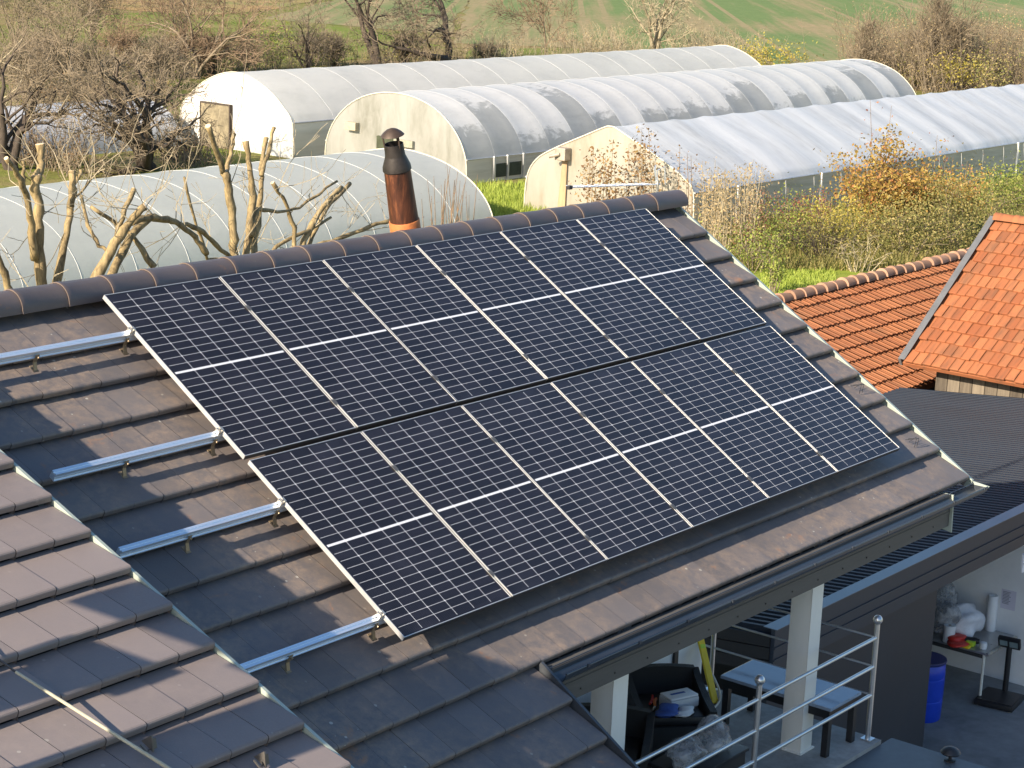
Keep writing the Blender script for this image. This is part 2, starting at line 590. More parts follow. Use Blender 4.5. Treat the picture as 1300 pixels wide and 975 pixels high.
def m_field():
    t = NT("young_crop_rows")
    ang = math.atan2(ROW.y, ROW.x)
    v = t.vec((1, 1, 1), rot=(0, 0, -ang))
    vs = t.vec((0.05, 1.0, 1.0), rot=(0, 0, 0))
    sp = t.n("ShaderNodeSeparateXYZ")
    mp = t.n("ShaderNodeVectorRotate", rotation_type='Z_AXIS')
    t.l(t.tc.outputs['Object'], mp.inputs['Vector'])
    mp.inputs['Angle'].default_value = -ang
    t.l(mp.outputs[0], sp.inputs[0])
    cb = t.n("ShaderNodeCombineXYZ")
    t.l(t.math('MULTIPLY', sp.outputs[0], 0.035), cb.inputs[0])
    t.l(sp.outputs[1], cb.inputs[1])
    n1 = t.noise(cb.outputs[0], 0.16, 4, 0.6)
    n2 = t.noise(cb.outputs[0], 1.1, 4, 0.65)
    n3 = t.noise(t.vec(), 1.6, 6, 0.75)
    n4 = t.noise(t.vec(), 0.03, 3, 0.5)
    # tramlines: pairs of bare wheel tracks
    fr = t.math('FRACT', t.math('DIVIDE', sp.outputs[1], 13.0))
    w1 = t.math('LESS_THAN', t.math('ABSOLUTE', t.math('SUBTRACT', fr, 0.40)), 0.022)
    w2 = t.math('LESS_THAN', t.math('ABSOLUTE', t.math('SUBTRACT', fr, 0.57)), 0.022)
    tr = t.math('MAXIMUM', w1, w2)
    bare = t.math('ADD', t.math('MULTIPLY', n1, 0.45), t.math('ADD', t.math('MULTIPLY', n2, 0.25), t.math('MULTIPLY', n4, 0.3)))
    bare = t.ramp(bare, [(0.46, 0.05), (0.58, 0.9)])
    bare = t.math('MAXIMUM', bare, t.math('MULTIPLY', tr, 0.8))
    bare = t.math('MULTIPLY', bare, t.ramp(n3, [(0.25, 0.45), (0.6, 1.0)]))
    g = t.mix(n3, (0.070, 0.125, 0.040), (0.185, 0.26, 0.095))
    soil = t.mix(n3, (0.24, 0.17, 0.10), (0.40, 0.30, 0.18))
    c = t.mix(bare, g, soil)
    t.bsdf(c, 0.9, 0, 0.1, bump=n3, bstr=0.5, bdist=0.1)
    return t.m


def m_stubble():
    t = NT("dry_stubble")
    n = t.noise(t.vec((0.4, 1, 1)), 0.8, 6, 0.7)
    n2 = t.noise(t.vec(), 0.09, 4, 0.6)
    c = t.mix(t.ramp(n2, [(0.4, 0), (0.6, 1)]), t.mix(n, (0.24, 0.16, 0.07), (0.42, 0.29, 0.13)), t.mix(n, (0.14, 0.16, 0.05), (0.28, 0.25, 0.10)))
    t.bsdf(c, 0.9, 0, 0.1)
    return t.m


def m_lawn():
    t = NT("bright_grass")
    n = t.noise(t.vec(), 2.2, 6, 0.75)
    n2 = t.noise(t.vec(), 0.25, 4, 0.6)
    c = t.mix(n, (0.14, 0.19, 0.022), (0.31, 0.37, 0.065))
    c = t.mix(t.math('MULTIPLY', t.ramp(n2, [(0.45, 0), (0.7, 1)]), 0.5), c, (0.26, 0.22, 0.08))
    t.bsdf(c, 0.9, 0, 0.1, bump=n, bstr=0.6, bdist=0.08)
    return t.m


def m_meadow():
    t = NT("pasture_grass")
    n = t.noise(t.vec(), 1.2, 6, 0.75)
    n2 = t.noise(t.vec(), 0.12, 5, 0.65)
    c = t.mix(n, (0.085, 0.125, 0.020), (0.21, 0.25, 0.05))
    c = t.mix(t.math('MULTIPLY', t.ramp(n2, [(0.42, 0), (0.62, 1)]), 0.7), c, (0.24, 0.20, 0.085))
    t.bsdf(c, 0.9, 0, 0.1, bump=n, bstr=0.6, bdist=0.08)
    return t.m


M_MEADOW = m_meadow()
M_GROUND, M_FIELD, M_STUBBLE, M_LAWN = m_ground(), m_field(), m_stubble(), m_lawn()
b = MB()
b.quad((-600, -600, G), (900, -600, G), (900, 900, G), (-600, 900, G))
struct(b.build("ground", M_GROUND))


def sheet(name, pts, dz, mat):
    """flat outline on the ground with a ragged edge"""
    rnd = random.Random(name)
    out = []
    n = len(pts)
    for i in range(n):
        a, c = Vector(pts[i]), Vector(pts[(i + 1) % n])
        k = max(1, int((c - a).length / 4))
        nrm = Vector((-(c - a).y, (c - a).x)).normalized()
        for j in range(k):
            p = a + (c - a) * (j / k)
            if 0 < j:
                p += nrm * rnd.uniform(-0.35, 0.35)
            out.append((p.x, p.y, G + dz))
    m = MB()
    m.add(out, [tuple(range(len(out)))])
    return struct(m.build(name, mat))


def gpt(px, py):
    p = at_z(px, py, G)
    return (p.x, p.y)


sheet("crop_field", [gpt(575, 55), gpt(760, 62), gpt(1000, 84), gpt(1180, 84), gpt(1330, 70), (420, 60), (600, 400), (250, 330), gpt(600, -5)], 0.02, M_FIELD)
sheet("stubble_field", [gpt(150, 12), gpt(262, 20), gpt(335, 14), gpt(440, -6), (300, 340), (160, 300)], 0.024, M_STUBBLE)
sheet("far_crop_field", [gpt(335, 24), gpt(430, 32), gpt(570, 44), gpt(598, -8), gpt(470, -10), gpt(400, 6)], 0.02, M_FIELD)
sheet("meadow", [gpt(585, 98), gpt(735, 82), gpt(735, 62), gpt(600, 62)], 0.024, M_MEADOW)
sheet("garden_lawn", [gpt(900, 400), gpt(1120, 400), gpt(1110, 330), gpt(1040, 325), gpt(930, 330)], 0.012, M_LAWN)
sheet("grass_strip", [gpt(560, 320), gpt(700, 320), gpt(690, 235), gpt(600, 240)], 0.012, M_LAWN)
sheet("left_meadow", [gpt(10, 90), gpt(300, 95), gpt(430, 78), gpt(560, 58), gpt(380, 24), gpt(220, 14), gpt(20, 25)], 0.014, M_MEADOW)
sheet("yard", [(6.3, 4.6), (40, 4.6), (40, -30), (-30, -30), (-30, -4), (6.3, -4)], 0.012, M_YARD)

# ------------------------------------------------------------------ tiled roofs
TW, TP = 0.258, 0.3625


def tile_profile(v1, cover, step=0.062, base=-0.052):
    """(v, h) outline of one tile in its course, nose at v1; h from the tile plane"""
    return [(v1 - cover - 0.02, -0.060), (v1 - 0.022, 0.010), (v1 - 0.010, 0.008), (v1 - 0.003, 0.002), (v1, -0.007), (v1, -0.034), (v1 - 0.05, -0.038)]


def tile_course(mb, fn, v1, us, cover, rnd, right_skirt=False, jitter=0.002, g=0.0034):
    """fn(u, v, h) -> world; us = joint positions"""
    prof = tile_profile(v1, cover)
    for a, c in zip(us[:-1], us[1:]):
        dv = rnd.uniform(-jitter, jitter)
        dh = rnd.uniform(-0.0010, 0.0010)
        tilt = rnd.uniform(-0.0012, 0.0012)
        cols = [(a + g, -0.035), (a + g, 0.0), (c - g, 0.0), (c - g, -0.035)]
        vs = []
        for i, (u, du) in enumerate(cols):
            for (v, h) in prof:
                hh = h + dh + du + (0.0022 + tilt) * (1 if i > 1 else -1)
                vs.append(fn(u, v + dv, hh))
        n = len(prof)
        fs = []
        for i in range(3):
            for j in range(n - 1):
                fs.append((i * n + j, i * n + j + 1, (i + 1) * n + j + 1, (i + 1) * n + j))
        if right_skirt and c == us[-1]:
            bq = len(vs)
            for (v, h) in prof:
                vs.append(fn(c, v + dv, h - 0.075))
            for j in range(n - 1):
                fs.append((3 * n + j, 3 * n + j + 1, bq + j + 1, bq + j))
        mb.add(vs, fs)


rnd = random.Random(4)
mainfn = lambda u, v, h: rp(u, v, H0 + h)
noses = [-0.055 + TP * k + 0.0 for k in range(0, 12)]
noses = [0.3075 + TP * k for k in range(0, 10)] + [3.962, 4.328, 4.69, 5.055, 5.42, 5.78]
VX = 7.80                                        # right verge
house = thing("tiled_house", "dark tiled house carrying the solar panels, with white posts under its eave", "house", (1.0, -0.5, G))
mb = MB()
for i, v1 in enumerate(noses):
    hi = VX if v1 < 4.0 else 1.085
    us = [hi]
    u = hi - (0.30 if v1 < 4 else 0.245)
    off = 0.084
    js = [off + TW * k for k in range(-18, 40)]
    js = [j for j in js if j < hi - 0.12 and j > -4.0]
    us = js + [hi]
    cover = 0.50 if i == 0 else (TP if i != 10 else 0.39)
    tile_course(mb, mainfn, v1, us, cover, rnd, right_skirt=True)
roof = mb.build("roof", M_TILE, house)
# back slope (plain sheet of courses on the far side)
mb = MB()
YR, ZR = 0.274, -0.043
for k in range(11):
    a0, a1 = k * 0.37, (k + 1) * 0.37
    p = lambda u, s, h: Vector((u, YR + CT * s - 0.0 + ST * h, ZR - ST * s + CT * h))
    mb.add([p(-4, a0, -0.04), p(VX, a0, -0.04), p(VX, a1, 0.0), p(-4, a1, 0.0), p(-4, a1, -0.04), p(VX, a1, -0.04)], [(0, 1, 2, 3), (3, 2, 5, 4)])
mb.build("back_roof", M_TILE, house)
# underlay: solid roof body below the tiles
mb = MB()
mb.prism([rp(-4, -0.19, H0 - 0.105), rp(-4, 3.86, H0 - 0.105), rp(-4, 3.86, H0 - 0.16), (-4, YR, ZR - 0.2), (-4, 3.4, -2.36), (-4, 3.42, -2.27)], (VX - 0.03 + 4, 0, 0))
mb.prism([rp(-4, 3.7, H0 - 0.105), rp(-4, 5.7, H0 - 0.105), rp(-4, 5.7, H0 - 0.16), rp(-4, 3.7, H0 - 0.17)], (5.05, 0, 0))
mb.build("roof_deck", M_BLACKBOARD, house)
# ridge caps
mb = MB()
n = 12
RC = 0.134
x = -3.93
k = 0
jx = -0.208
starts = [jx + 0.4185 * i for i in range(-9, 20)]
starts = [s_ for s_ in starts if s_ < 7.6]
for s_ in starts:
    e_ = min(s_ + 0.445, 7.90)
    if s_ == starts[-1]: e_ = 7.885
    cyl = []
    for (xx, rr) in ((s_, RC + 0.006), (s_ + 0.035, RC + 0.006), (s_ + 0.045, RC + 0.002), (e_, RC - 0.004)):
        for q in range(n + 1):
            a = R(-8) + (math.pi + R(16)) * q / n
            cyl.append((xx, YR - 0.004 - rr * math.cos(a) * 1.02, ZR - 0.018 + rr * math.sin(a) * 1.0))
    m = n + 1
    fs = [(i * m + q, i * m + q + 1, (i + 1) * m + q + 1, (i + 1) * m + q) for i in range(3) for q in range(n)]
    fs.append(tuple(range(m)))
    fs.append(tuple(range(3 * m, 4 * m)))
    mb.add(cyl, fs)
ridge = mb.build("ridge_cap", M_RIDGE, house, smooth=True)
# thin pale lines at the cap joints
for s_ in starts[1:]:
    mb = MB()
    pts = []
    for q in range(n + 1):
        a = R(0) + math.pi * q / n
        pts.append((s_ - 0.002, YR - 0.004 - (RC + 0.003) * math.cos(a) * 1.02, ZR - 0.018 + (RC + 0.003) * math.sin(a)))
    mb.tube(pts, 0.0045, 4)
    mb.build("joint_line", simple("pale_joint", (0.16, 0.12, 0.10), 0.8), ridge)
# right verge: pale metal strip standing proud of the tiles
mb = MB()
mb.prism([rp(VX + 0.012, -0.22, H0 - 0.004), rp(VX + 0.052, -0.22, H0 - 0.010), rp(VX + 0.052, -0.22, H0 - 0.12), rp(VX + 0.042, -0.22, H0 - 0.12), rp(VX + 0.042, -0.22, H0 - 0.026), rp(VX + 0.012, -0.22, H0 - 0.016)], rp(0, 4.22, 0) - rp(0, 0, 0))
mb.build("verge_flashing", M_VERGE, house)
# dark trim on the short lower verge
mb = MB()
mb.prism([rp(1.095, 3.97, H0 + 0.012), rp(1.12, 3.97, H0 + 0.012), rp(1.12, 3.97, H0 - 0.11), rp(1.095, 3.97, H0 - 0.11)], rp(0, 1.85, 0) - rp(0, 0, 0))
mb.build("verge_trim", M_SLATE_TRIM, house)
# gutter: half-round trough open at the top
mb = MB()
gy, gz, gr = -3.402, -2.298, 0.070
pr = []
for q in range(11):
    a = math.pi + math.pi * q / 10
    pr.append((gy - gr * math.cos(a), gz + gr * math.sin(a)))
out = pr + [(y_ + (0.006 if y_ > gy else -0.006) * 0, z_) for y_, z_ in []]
GX0, GX1 = 1.13, 7.76
m = len(pr)
vs = [(GX0, y_, z_) for y_, z_ in pr] + [(GX1, y_, z_) for y_, z_ in pr]
fs = [(q, q + 1, m + q + 1, m + q) for q in range(m - 1)]
vs2 = [(GX0, gy + (y_ - gy) * 1.06, gz + (z_ - gz) * 1.06) for y_, z_ in pr] + [(GX1, gy + (y_ - gy) * 1.06, gz + (z_ - gz) * 1.06) for y_, z_ in pr]
mb.add(vs, fs)
mb.add(vs2, fs)
mb.add([(GX1, y_, z_) for y_, z_ in pr], [tuple(range(m))])
gut = mb.build("gutter", M_GUT, house, smooth=True)
mb = MB()
mb.tube([(GX0, gy - gr - 0.004, gz + 0.004), (GX1, gy - gr - 0.004, gz + 0.004)], 0.009, 8)
mb.tube([(GX0, gy + gr + 0.002, gz + 0.012), (GX1, gy + gr + 0.002, gz + 0.012)], 0.005, 6)
mb.build("gutter_bead", M_GUT, gut, smooth=True)
for i in range(11):
    mb = MB()
    xx = GX0 + 0.25 + i * 0.63
    mb.box((xx - 0.012, gy - gr - 0.02, gz - 0.006), (xx + 0.012, gy - gr - 0.008, gz + 0.018))
    mb.build("gutter_bracket", M_ANTH, gut)
mb = MB()
mb.prism([(GX1 + 0.001, gy - gr - 0.02, gz + 0.012), (GX1 + 0.001, gy + gr + 0.01, gz + 0.03), (GX1 + 0.001, gy + 0.03, gz - 0.07), (GX1 + 0.001, gy - 0.03, gz - 0.07)], (0.012, 0, 0))
mb.build("gutter_end", M_VERGE, gut)
# dark fascia beam under the gutter
mb = MB()
mb.box((1.14, -3.34, -2.60), (7.28, -3.24, -2.30))
mb.box((1.14, -3.345, -2.47), (7.28, -3.34, -2.455))
fb = mb.build("fascia_beam", M_FASCIA, house)
mb = MB()
mb.prism([(7.285, -3.36, -2.30), (7.285, -3.22, -2.30), (7.285, -3.25, -2.64), (7.285, -3.37, -2.66)], (0.02, 0, 0))
mb.build("end_plate", M_VERGE, fb)
for i in range(14):
    mb = MB()
    xx = 1.5 + i * 0.42
    mb.lathe([(0.007, 0), (0.007, 0.005), (0.003, 0.006)], (0, 0, 0), 8, Matrix.Translation((xx, -3.341, -2.54)) @ Matrix.Rotation(R(90), 4, 'X'))
    mb.build("bolt", M_BLACK, fb)
mb = MB()
mb.quad((1.1, -3.24, -2.42), (7.25, -3.24, -2.42), (7.25, -1.6, -1.60), (1.1, -1.6, -1.60))
mb.build("soffit", M_FASCIA, house)
# white posts (boxed steel section with a step on the face)
for px0 in (2.19, 5.13):
    mb = MB()
    mb.bbox((px0, -3.15, -4.26), (px0 + 0.20, -2.95, -2.28), 0.006)
    mb.box((px0 - 0.006, -3.157, -4.26), (px0 + 0.05, -3.151, -2.3))
    po = mb.build("post", M_WHITE_PAINT, house, smooth=True)
    mb = MB()
    mb.bbox((px0 - 0.02, -3.17, -4.262), (px0 + 0.22, -2.93, -4.245), 0.004)
    mb.build("base_plate", M_WHITE_PAINT, po)
# walls, terrace and the canopy slab in front of it
mb = MB()
mb.box((-4.0, -1.60, -4.26), (5.92, -1.40, -1.50))
mb.box((5.72, -1.399, -4.26), (5.92, 1.99, -1.362))
mb.box((5.72, 1.991, -4.26), (5.92, 3.0, -1.95))
mb.box((-4.0, 2.8, G), (5.72, 3.0, -1.95))
mb.box((-4.0, -1.395, -4.26), (-3.8, 2.8, -1.9))
mb.prism([(5.73, -1.39, -1.36), (5.73, 0.25, -0.36), (5.73, 2.0, -1.36)], (0.18, 0, 0))
mb.build("wall", M_WHITE_WALL, house)
mb = MB()
mb.box((3.0, -3.50, G), (5.90, -3.30, -4.42))
mb.box((5.70, -3.30, G), (5.90, 2.8, -4.42))
mb.box((-4.0, -3.5, G), (3.0, -3.3, -4.42))
mb.build("lower_wall", M_WHITE_WALL, house)
mb = MB()
mb.box((-4.0, -3.52, -4.42), (5.93, -1.60, -4.262))
mb.build("terrace_floor", M_DECK, house)
mb = MB()
mb.box((1.0, -9.0, -4.42), (6.12, -3.525, -4.30))
mb.box((1.0, -9.0, -4.30), (1.05, -3.525, -4.24))
cs = mb.build("canopy_slab", M_SLABROOF, house)
mb = MB()
mb.box((6.0, -9.0, G), (6.12, -8.8, -4.42))
mb.box((1.0, -9.0, G), (1.2, -8.8, -4.42))
mb.build("canopy_post", M_ANTH, house)
mb = MB()
mb.box((5.40, -1.628, -4.25), (5.46, -1.605, -2.2))
mb.box((3.1, -1.628, -4.25), (3.16, -1.605, -2.2))
mb.box((3.16, -1.622, -2.26), (5.40, -1.605, -2.2))
mb.build("window_frame", M_BLACK, house)
# wire snow hooks on the right of the roof
for (u, v) in ((7.5, 2.64), (7.46, 3.40)):
    mb = MB()
    for du in (0, 0.05):
        mb.tube([rp(u + du, v - 0.06, H0 + 0.0), rp(u + du, v + 0.02, H0 + 0.085), rp(u + du + 0.01, v + 0.05, H0 + 0.0)], 0.004, 5)
    mb.tube([rp(u, v + 0.02, H0 + 0.085), rp(u + 0.05, v + 0.02, H0 + 0.085)], 0.004, 5)
    mb.tube([rp(u, v - 0.02, H0 + 0.01), rp(u + 0.16, v - 0.035, H0 + 0.02)], 0.003, 5)
    mb.build("snow_hook", M_WIRE, house)


# rusty flue: leaning pipe, black cowl, conical rain cap
def m_rust():
    t = NT("rusty_pipe")
    n = t.noise(t.vec((4, 4, 0.5)), 4.0, 6, 0.7, 0.3)
    n2 = t.noise(t.vec((9, 9, 0.8)), 3.0, 6, 0.7)
    c = t.ramp(t.math('ADD', t.math('MULTIPLY', n, 0.65), t.math('MULTIPLY', n2, 0.35)), [(0.38, (0.03, 0.014, 0.010)), (0.54, (0.10, 0.036, 0.020)), (0.72, (0.34, 0.13, 0.055))])
    t.bsdf(c, 0.5, 0.25, 0.4, bump=n2, bstr=0.2)
    return t.m


M_RUST = m_rust()
M_RUST2 = simple("bright_rust", (0.50, 0.17, 0.055), 0.6, 0.2, 0.3, 10)
M_SOOT = simple("sooty_metal", (0.035, 0.03, 0.028), 0.5, 0.4, 0.4, 14)
fy = 0.62
A0, A1 = at_y(516, 300, fy), at_y(497, 163, fy)
fdir = (A1 - A0).normalized()
lean = Vector((0, 0, 1)).rotation_difference(fdir).to_matrix().to_4x4()
L_ = (A1 - A0).length
prf = lambda a: a * L_
mb = MB()
B0 = A0 - fdir * 0.35
hz = lambda a: 0.35 + prf(a)
mb.lathe([(0.134, 0.0), (0.131, hz(0.1)), (0.119, hz(0.61)), (0.119, hz(0.62))], B0, 28, lean)
flue = mb.build("flue_pipe", M_RUST, house, smooth=True)
flue['label'] = "leaning rusty flue pipe"
mb = MB()
mb.lathe([(0.140, 0.0), (0.139, hz(0.145)), (0.136, hz(0.155)), (0.131, hz(0.157))], B0, 28, lean)
mb.build("pipe_collar", M_RUST2, flue, smooth=True)
mb = MB()
mb.lathe([(0.121, hz(0.615)), (0.129, hz(0.625)), (0.126, hz(0.66)), (0.094, hz(0.745)), (0.090, hz(0.76)), (0.086, hz(0.86)), (0.080, hz(0.86)), (0.080, hz(0.78))], B0, 28, lean)
mb.build("cowl", M_SOOT, flue, smooth=True)
mb = MB()
mb.lathe([(0.0, hz(0.955)), (0.098, hz(0.935)), (0.106, hz(0.938)), (0.085, hz(0.962)), (0.050, hz(0.988)), (0.016, hz(1.0)), (0.0, hz(1.005))], B0, 28, lean)
for a in (0.3, 2.4, 4.5):
    q = Vector((0.080 * math.cos(a), 0.080 * math.sin(a), 0))
    mb.tube([B0 + lean @ (q + Vector((0, 0, hz(0.80)))), B0 + lean @ (q * 1.08 + Vector((0, 0, hz(0.95))))], 0.008, 5)
mb.build("rain_cap", simple("brown_cap", (0.075, 0.052, 0.04), 0.5, 0.4, 0.4, 12), flue, smooth=True)

# ------------------------------------------------------------------ neighbour roof in the foreground
KF, HF, UF = 0.181, 0.366, -2.18
nlen = math.sqrt(1 + KF * KF)
dF = (rp(0, 1, KF) - rp(0, 0, 0)) / nlen
eF = Vector((1, 0, 0))
nF = eF.cross(dF).normalized()
if nF.z < 0: nF = -nF
OF = rp(UF, 0, HF + H0)
fgfn = lambda u, v, h: OF + eF * (u + 0.065 * 0) + dF * v + nF * h
nb = thing("neighbour_house", "neighbouring house with the clean purple-brown tiled roof in the near left corner", "house", (-6.0, -1.0, G))
mb = MB()
TF, WF = 0.366, 0.272
rnd = random.Random(9)
for k in range(-6, 14):
    v1 = 1.72 + TF * k
    us = [-WF * q for q in range(34, 0, -1)] + [0.0]
    us = [us[0]] + us[1:]
    tile_course(mb, fgfn, v1 * nlen, us, TF, rnd, right_skirt=True, jitter=0.003, g=0.0040)
mb.build("roof", M_TILE2, nb)
mb = MB()
mb.prism([fgfn(0.006, -0.6, -0.022), fgfn(0.030, -0.6, -0.024), fgfn(0.030, -0.6, -0.14), fgfn(0.006, -0.6, -0.14)], fgfn(0, 7.2, 0) - fgfn(0, 0, 0))
mb.build("verge_flashing", M_VERGE, nb)
mb = MB()
mb.prism([fgfn(-9.2, -0.6, -0.10), fgfn(-9.2, 6.6, -0.10), fgfn(-9.2, 6.6, -0.165), fgfn(-9.2, -0.6, -0.165)], (9.17, 0, 0))
mb.build("roof_deck", M_BLACKBOARD, nb)
mb = MB()
p0, p1, p2, p3 = fgfn(-9.2, -0.58, -0.17), fgfn(-9.2, 6.5, -0.17), None, None
mb.prism([p0, p1, (p1.x, p1.y, G), (p0.x, p0.y, G)], (6.8, 0, 0))
# strip of wall closing the gap to the lower roof
mb.prism([fgfn(-2.39, 0.2, -0.17), fgfn(-2.39, 6.5, -0.17), fgfn(-2.39, 6.5, -2.5), fgfn(-2.39, 0.2, -1.2)], (2.36, 0, 0))
mb.build("wall", M_WHITE_WALL, nb)
# unseen blocks added left of the frame, shaped to cast the roof shadows
M_CASTER = simple("shadow_caster_finish", (0.5, 0.47, 0.42), 0.85)
mb = MB()
mb.bbox((-6.15, -3.28, -1.4), (-5.85, -2.98, 0.42), 0.01)
mb.bbox((-6.2, -3.33, 0.42), (-5.8, -2.93, 0.48), 0.01)
mb.build("added_shadow_caster", M_CASTER, nb)
mb = MB()
mb.bbox((-6.2, -4.06, -1.7), (-5.85, -3.64, 0.748), 0.01)
mb.bbox((-6.12, -3.35, 0.80), (-5.88, -2.60, 1.26), 0.01)
mb.bbox((-6.12, -5.2, 0.75), (-5.88, -3.352, 1.26), 0.01)
mb.bbox((-6.12, -4.6, 1.262), (-5.88, -2.95, 2.2), 0.01)
mb.build("added_shadow_caster", M_CASTER, nb)
# triangular snow hooks on the near roof
for (px, py) in ((187, 948), (330, 968)):
    d_ = ray(px, py)
    c0 = CAM + d_ * ((OF - CAM).dot(nF) / d_.dot(nF))
    mb = MB()
    mb.prism([c0 - dF * 0.05, c0 + nF * 0.075 + dF * 0.0, c0 + nF * 0.065 + dF * 0.010, c0 + dF * 0.045], eF * 0.010)
    mb.prism([c0 + eF * 0.012 - dF * 0.03, c0 + eF * 0.012 + nF * 0.045, c0 + eF * 0.012 + dF * 0.03], eF * 0.03)
    mb.tube([c0 + dF * 0.02, c0 + dF * 0.04 - eF * 0.04 + nF * 0.01, c0 - eF * 0.06 + nF * 0.04], 0.006, 5)
    mb.build("snow_hook", simple("dull_hook_metal", (0.13, 0.12, 0.11), 0.5, 0.5), nb)


def on_fg(px, py, h=0.0):
    d_ = ray(px, py)
    return CAM + d_ * ((OF + nF * h - CAM).dot(nF) / d_.dot(nF))


mb = MB()
q0, q1 = on_fg(20, 853, 0.05), on_fg(250, 998, 0.03)
mb.tube([q0, q0.lerp(q1, 0.25), q0.lerp(q1, 0.5), q0.lerp(q1, 0.75), q1], [0.008, 0.009, 0.0095, 0.010, 0.011], 8)
tag(mb.build("thin_pole", simple("weathered_pole", (0.40, 0.38, 0.29), 0.6, 0, 0.25, 6)), "thin pale pole lying down the near left roof slope", "pole")
mb = MB()
mb.tube([on_fg(-40, 806, 0.05), on_fg(0, 838, 0.052), q0 + (q0 - q1) * 0.004], 0.006, 6)
tag(mb.build("black_cable", M_WIRE), "black cable running up the near roof from the pale pole's end", "cable")

# ------------------------------------------------------------------ solar panels
PW, PL, PG, RG = 1.138, 1.722, 0.0160, 0.0486
protos = {}


def make_panel(label):
    t = thing("solar_panel", label, "solar panel", (0, 0, 0), "solar panels on the dark tiled roof", (TH, 0, 0))
    f = MB()
    w, dpt = 0.0048, 0.035
    f.box((0, -PL, -dpt), (w, 0, 0))
    f.box((PW - w, -PL, -dpt), (PW, 0, 0))
    f.box((w, -w, -dpt), (PW - w, 0, 0))
    f.box((w, -PL, -dpt), (PW - w, -PL + w, 0))
    f.box((w, -PL + w, -0.030), (PW - w, -w, -0.012))
    f.build("frame", M_ALU_FR, t, local=True)
    g = MB()
    m_ = 0.0053
    nx, ny = 1, 1
    g.add([(m_, -PL + m_, -0.003), (PW - m_, -PL + m_, -0.003), (PW - m_, -m_, -0.003), (m_, -m_, -0.003)], [(0, 1, 2, 3)])
    W_, Lc = 1.100, 1.688
    ox, oy = (PW - 2 * m_ - W_) / 2, (PL - 2 * m_ - Lc) / 2
    g.uv = [(-ox, Lc + oy), (W_ + ox, Lc + oy), (W_ + ox, -oy), (-ox, -oy)]
    g.build("cell_sheet", M_CELL, t, local=True)
    e = MB()  # black strip added to stand for the shade between neighbouring panels
    e.box((PW + 0.0005, -PL + 0.004, -0.034), (PW + PG - 0.0005, 0, -0.005))
    e.build("gap_shade_strip", M_BLACK, t, local=True)
    e = MB()  # black strip over the lower frame face, standing for its shade
    e.box((0.002, -PL - 0.005, -0.0348), (PW - 0.002, -PL - 0.0005, -0.005))
    e.build("gap_shade_strip", M_BLACK, t, local=True)
    return t


ordn = ["leftmost", "second from the left", "third from the left", "fourth from the left", "fifth from the left", "rightmost"]
proto = None
for r_ in range(2):
    for c_ in range(6):
        lab = "black solar panel in the %s row, %s of six" % ("upper" if r_ == 0 else "lower", ordn[c_])
        if proto is None:
            proto = make_panel(lab)
            o = proto
        else:
            o = proto.copy()
            COL.objects.link(o)
            for ch in proto.children:
                if c_ == 5 and ch.name == 'gap_shade_strip':
                    continue
                c2 = ch.copy()
                c2.parent = o
                COL.objects.link(c2)
            o['label'] = lab
        jit = random.Random(r_ * 6 + c_)
        o.location = rp(c_ * (PW + PG), r_ * (PL + RG), 0)
        o.rotation_euler = (TH + R(jit.uniform(-0.12, 0.12)), R(jit.uniform(-0.1, 0.1)), 0)

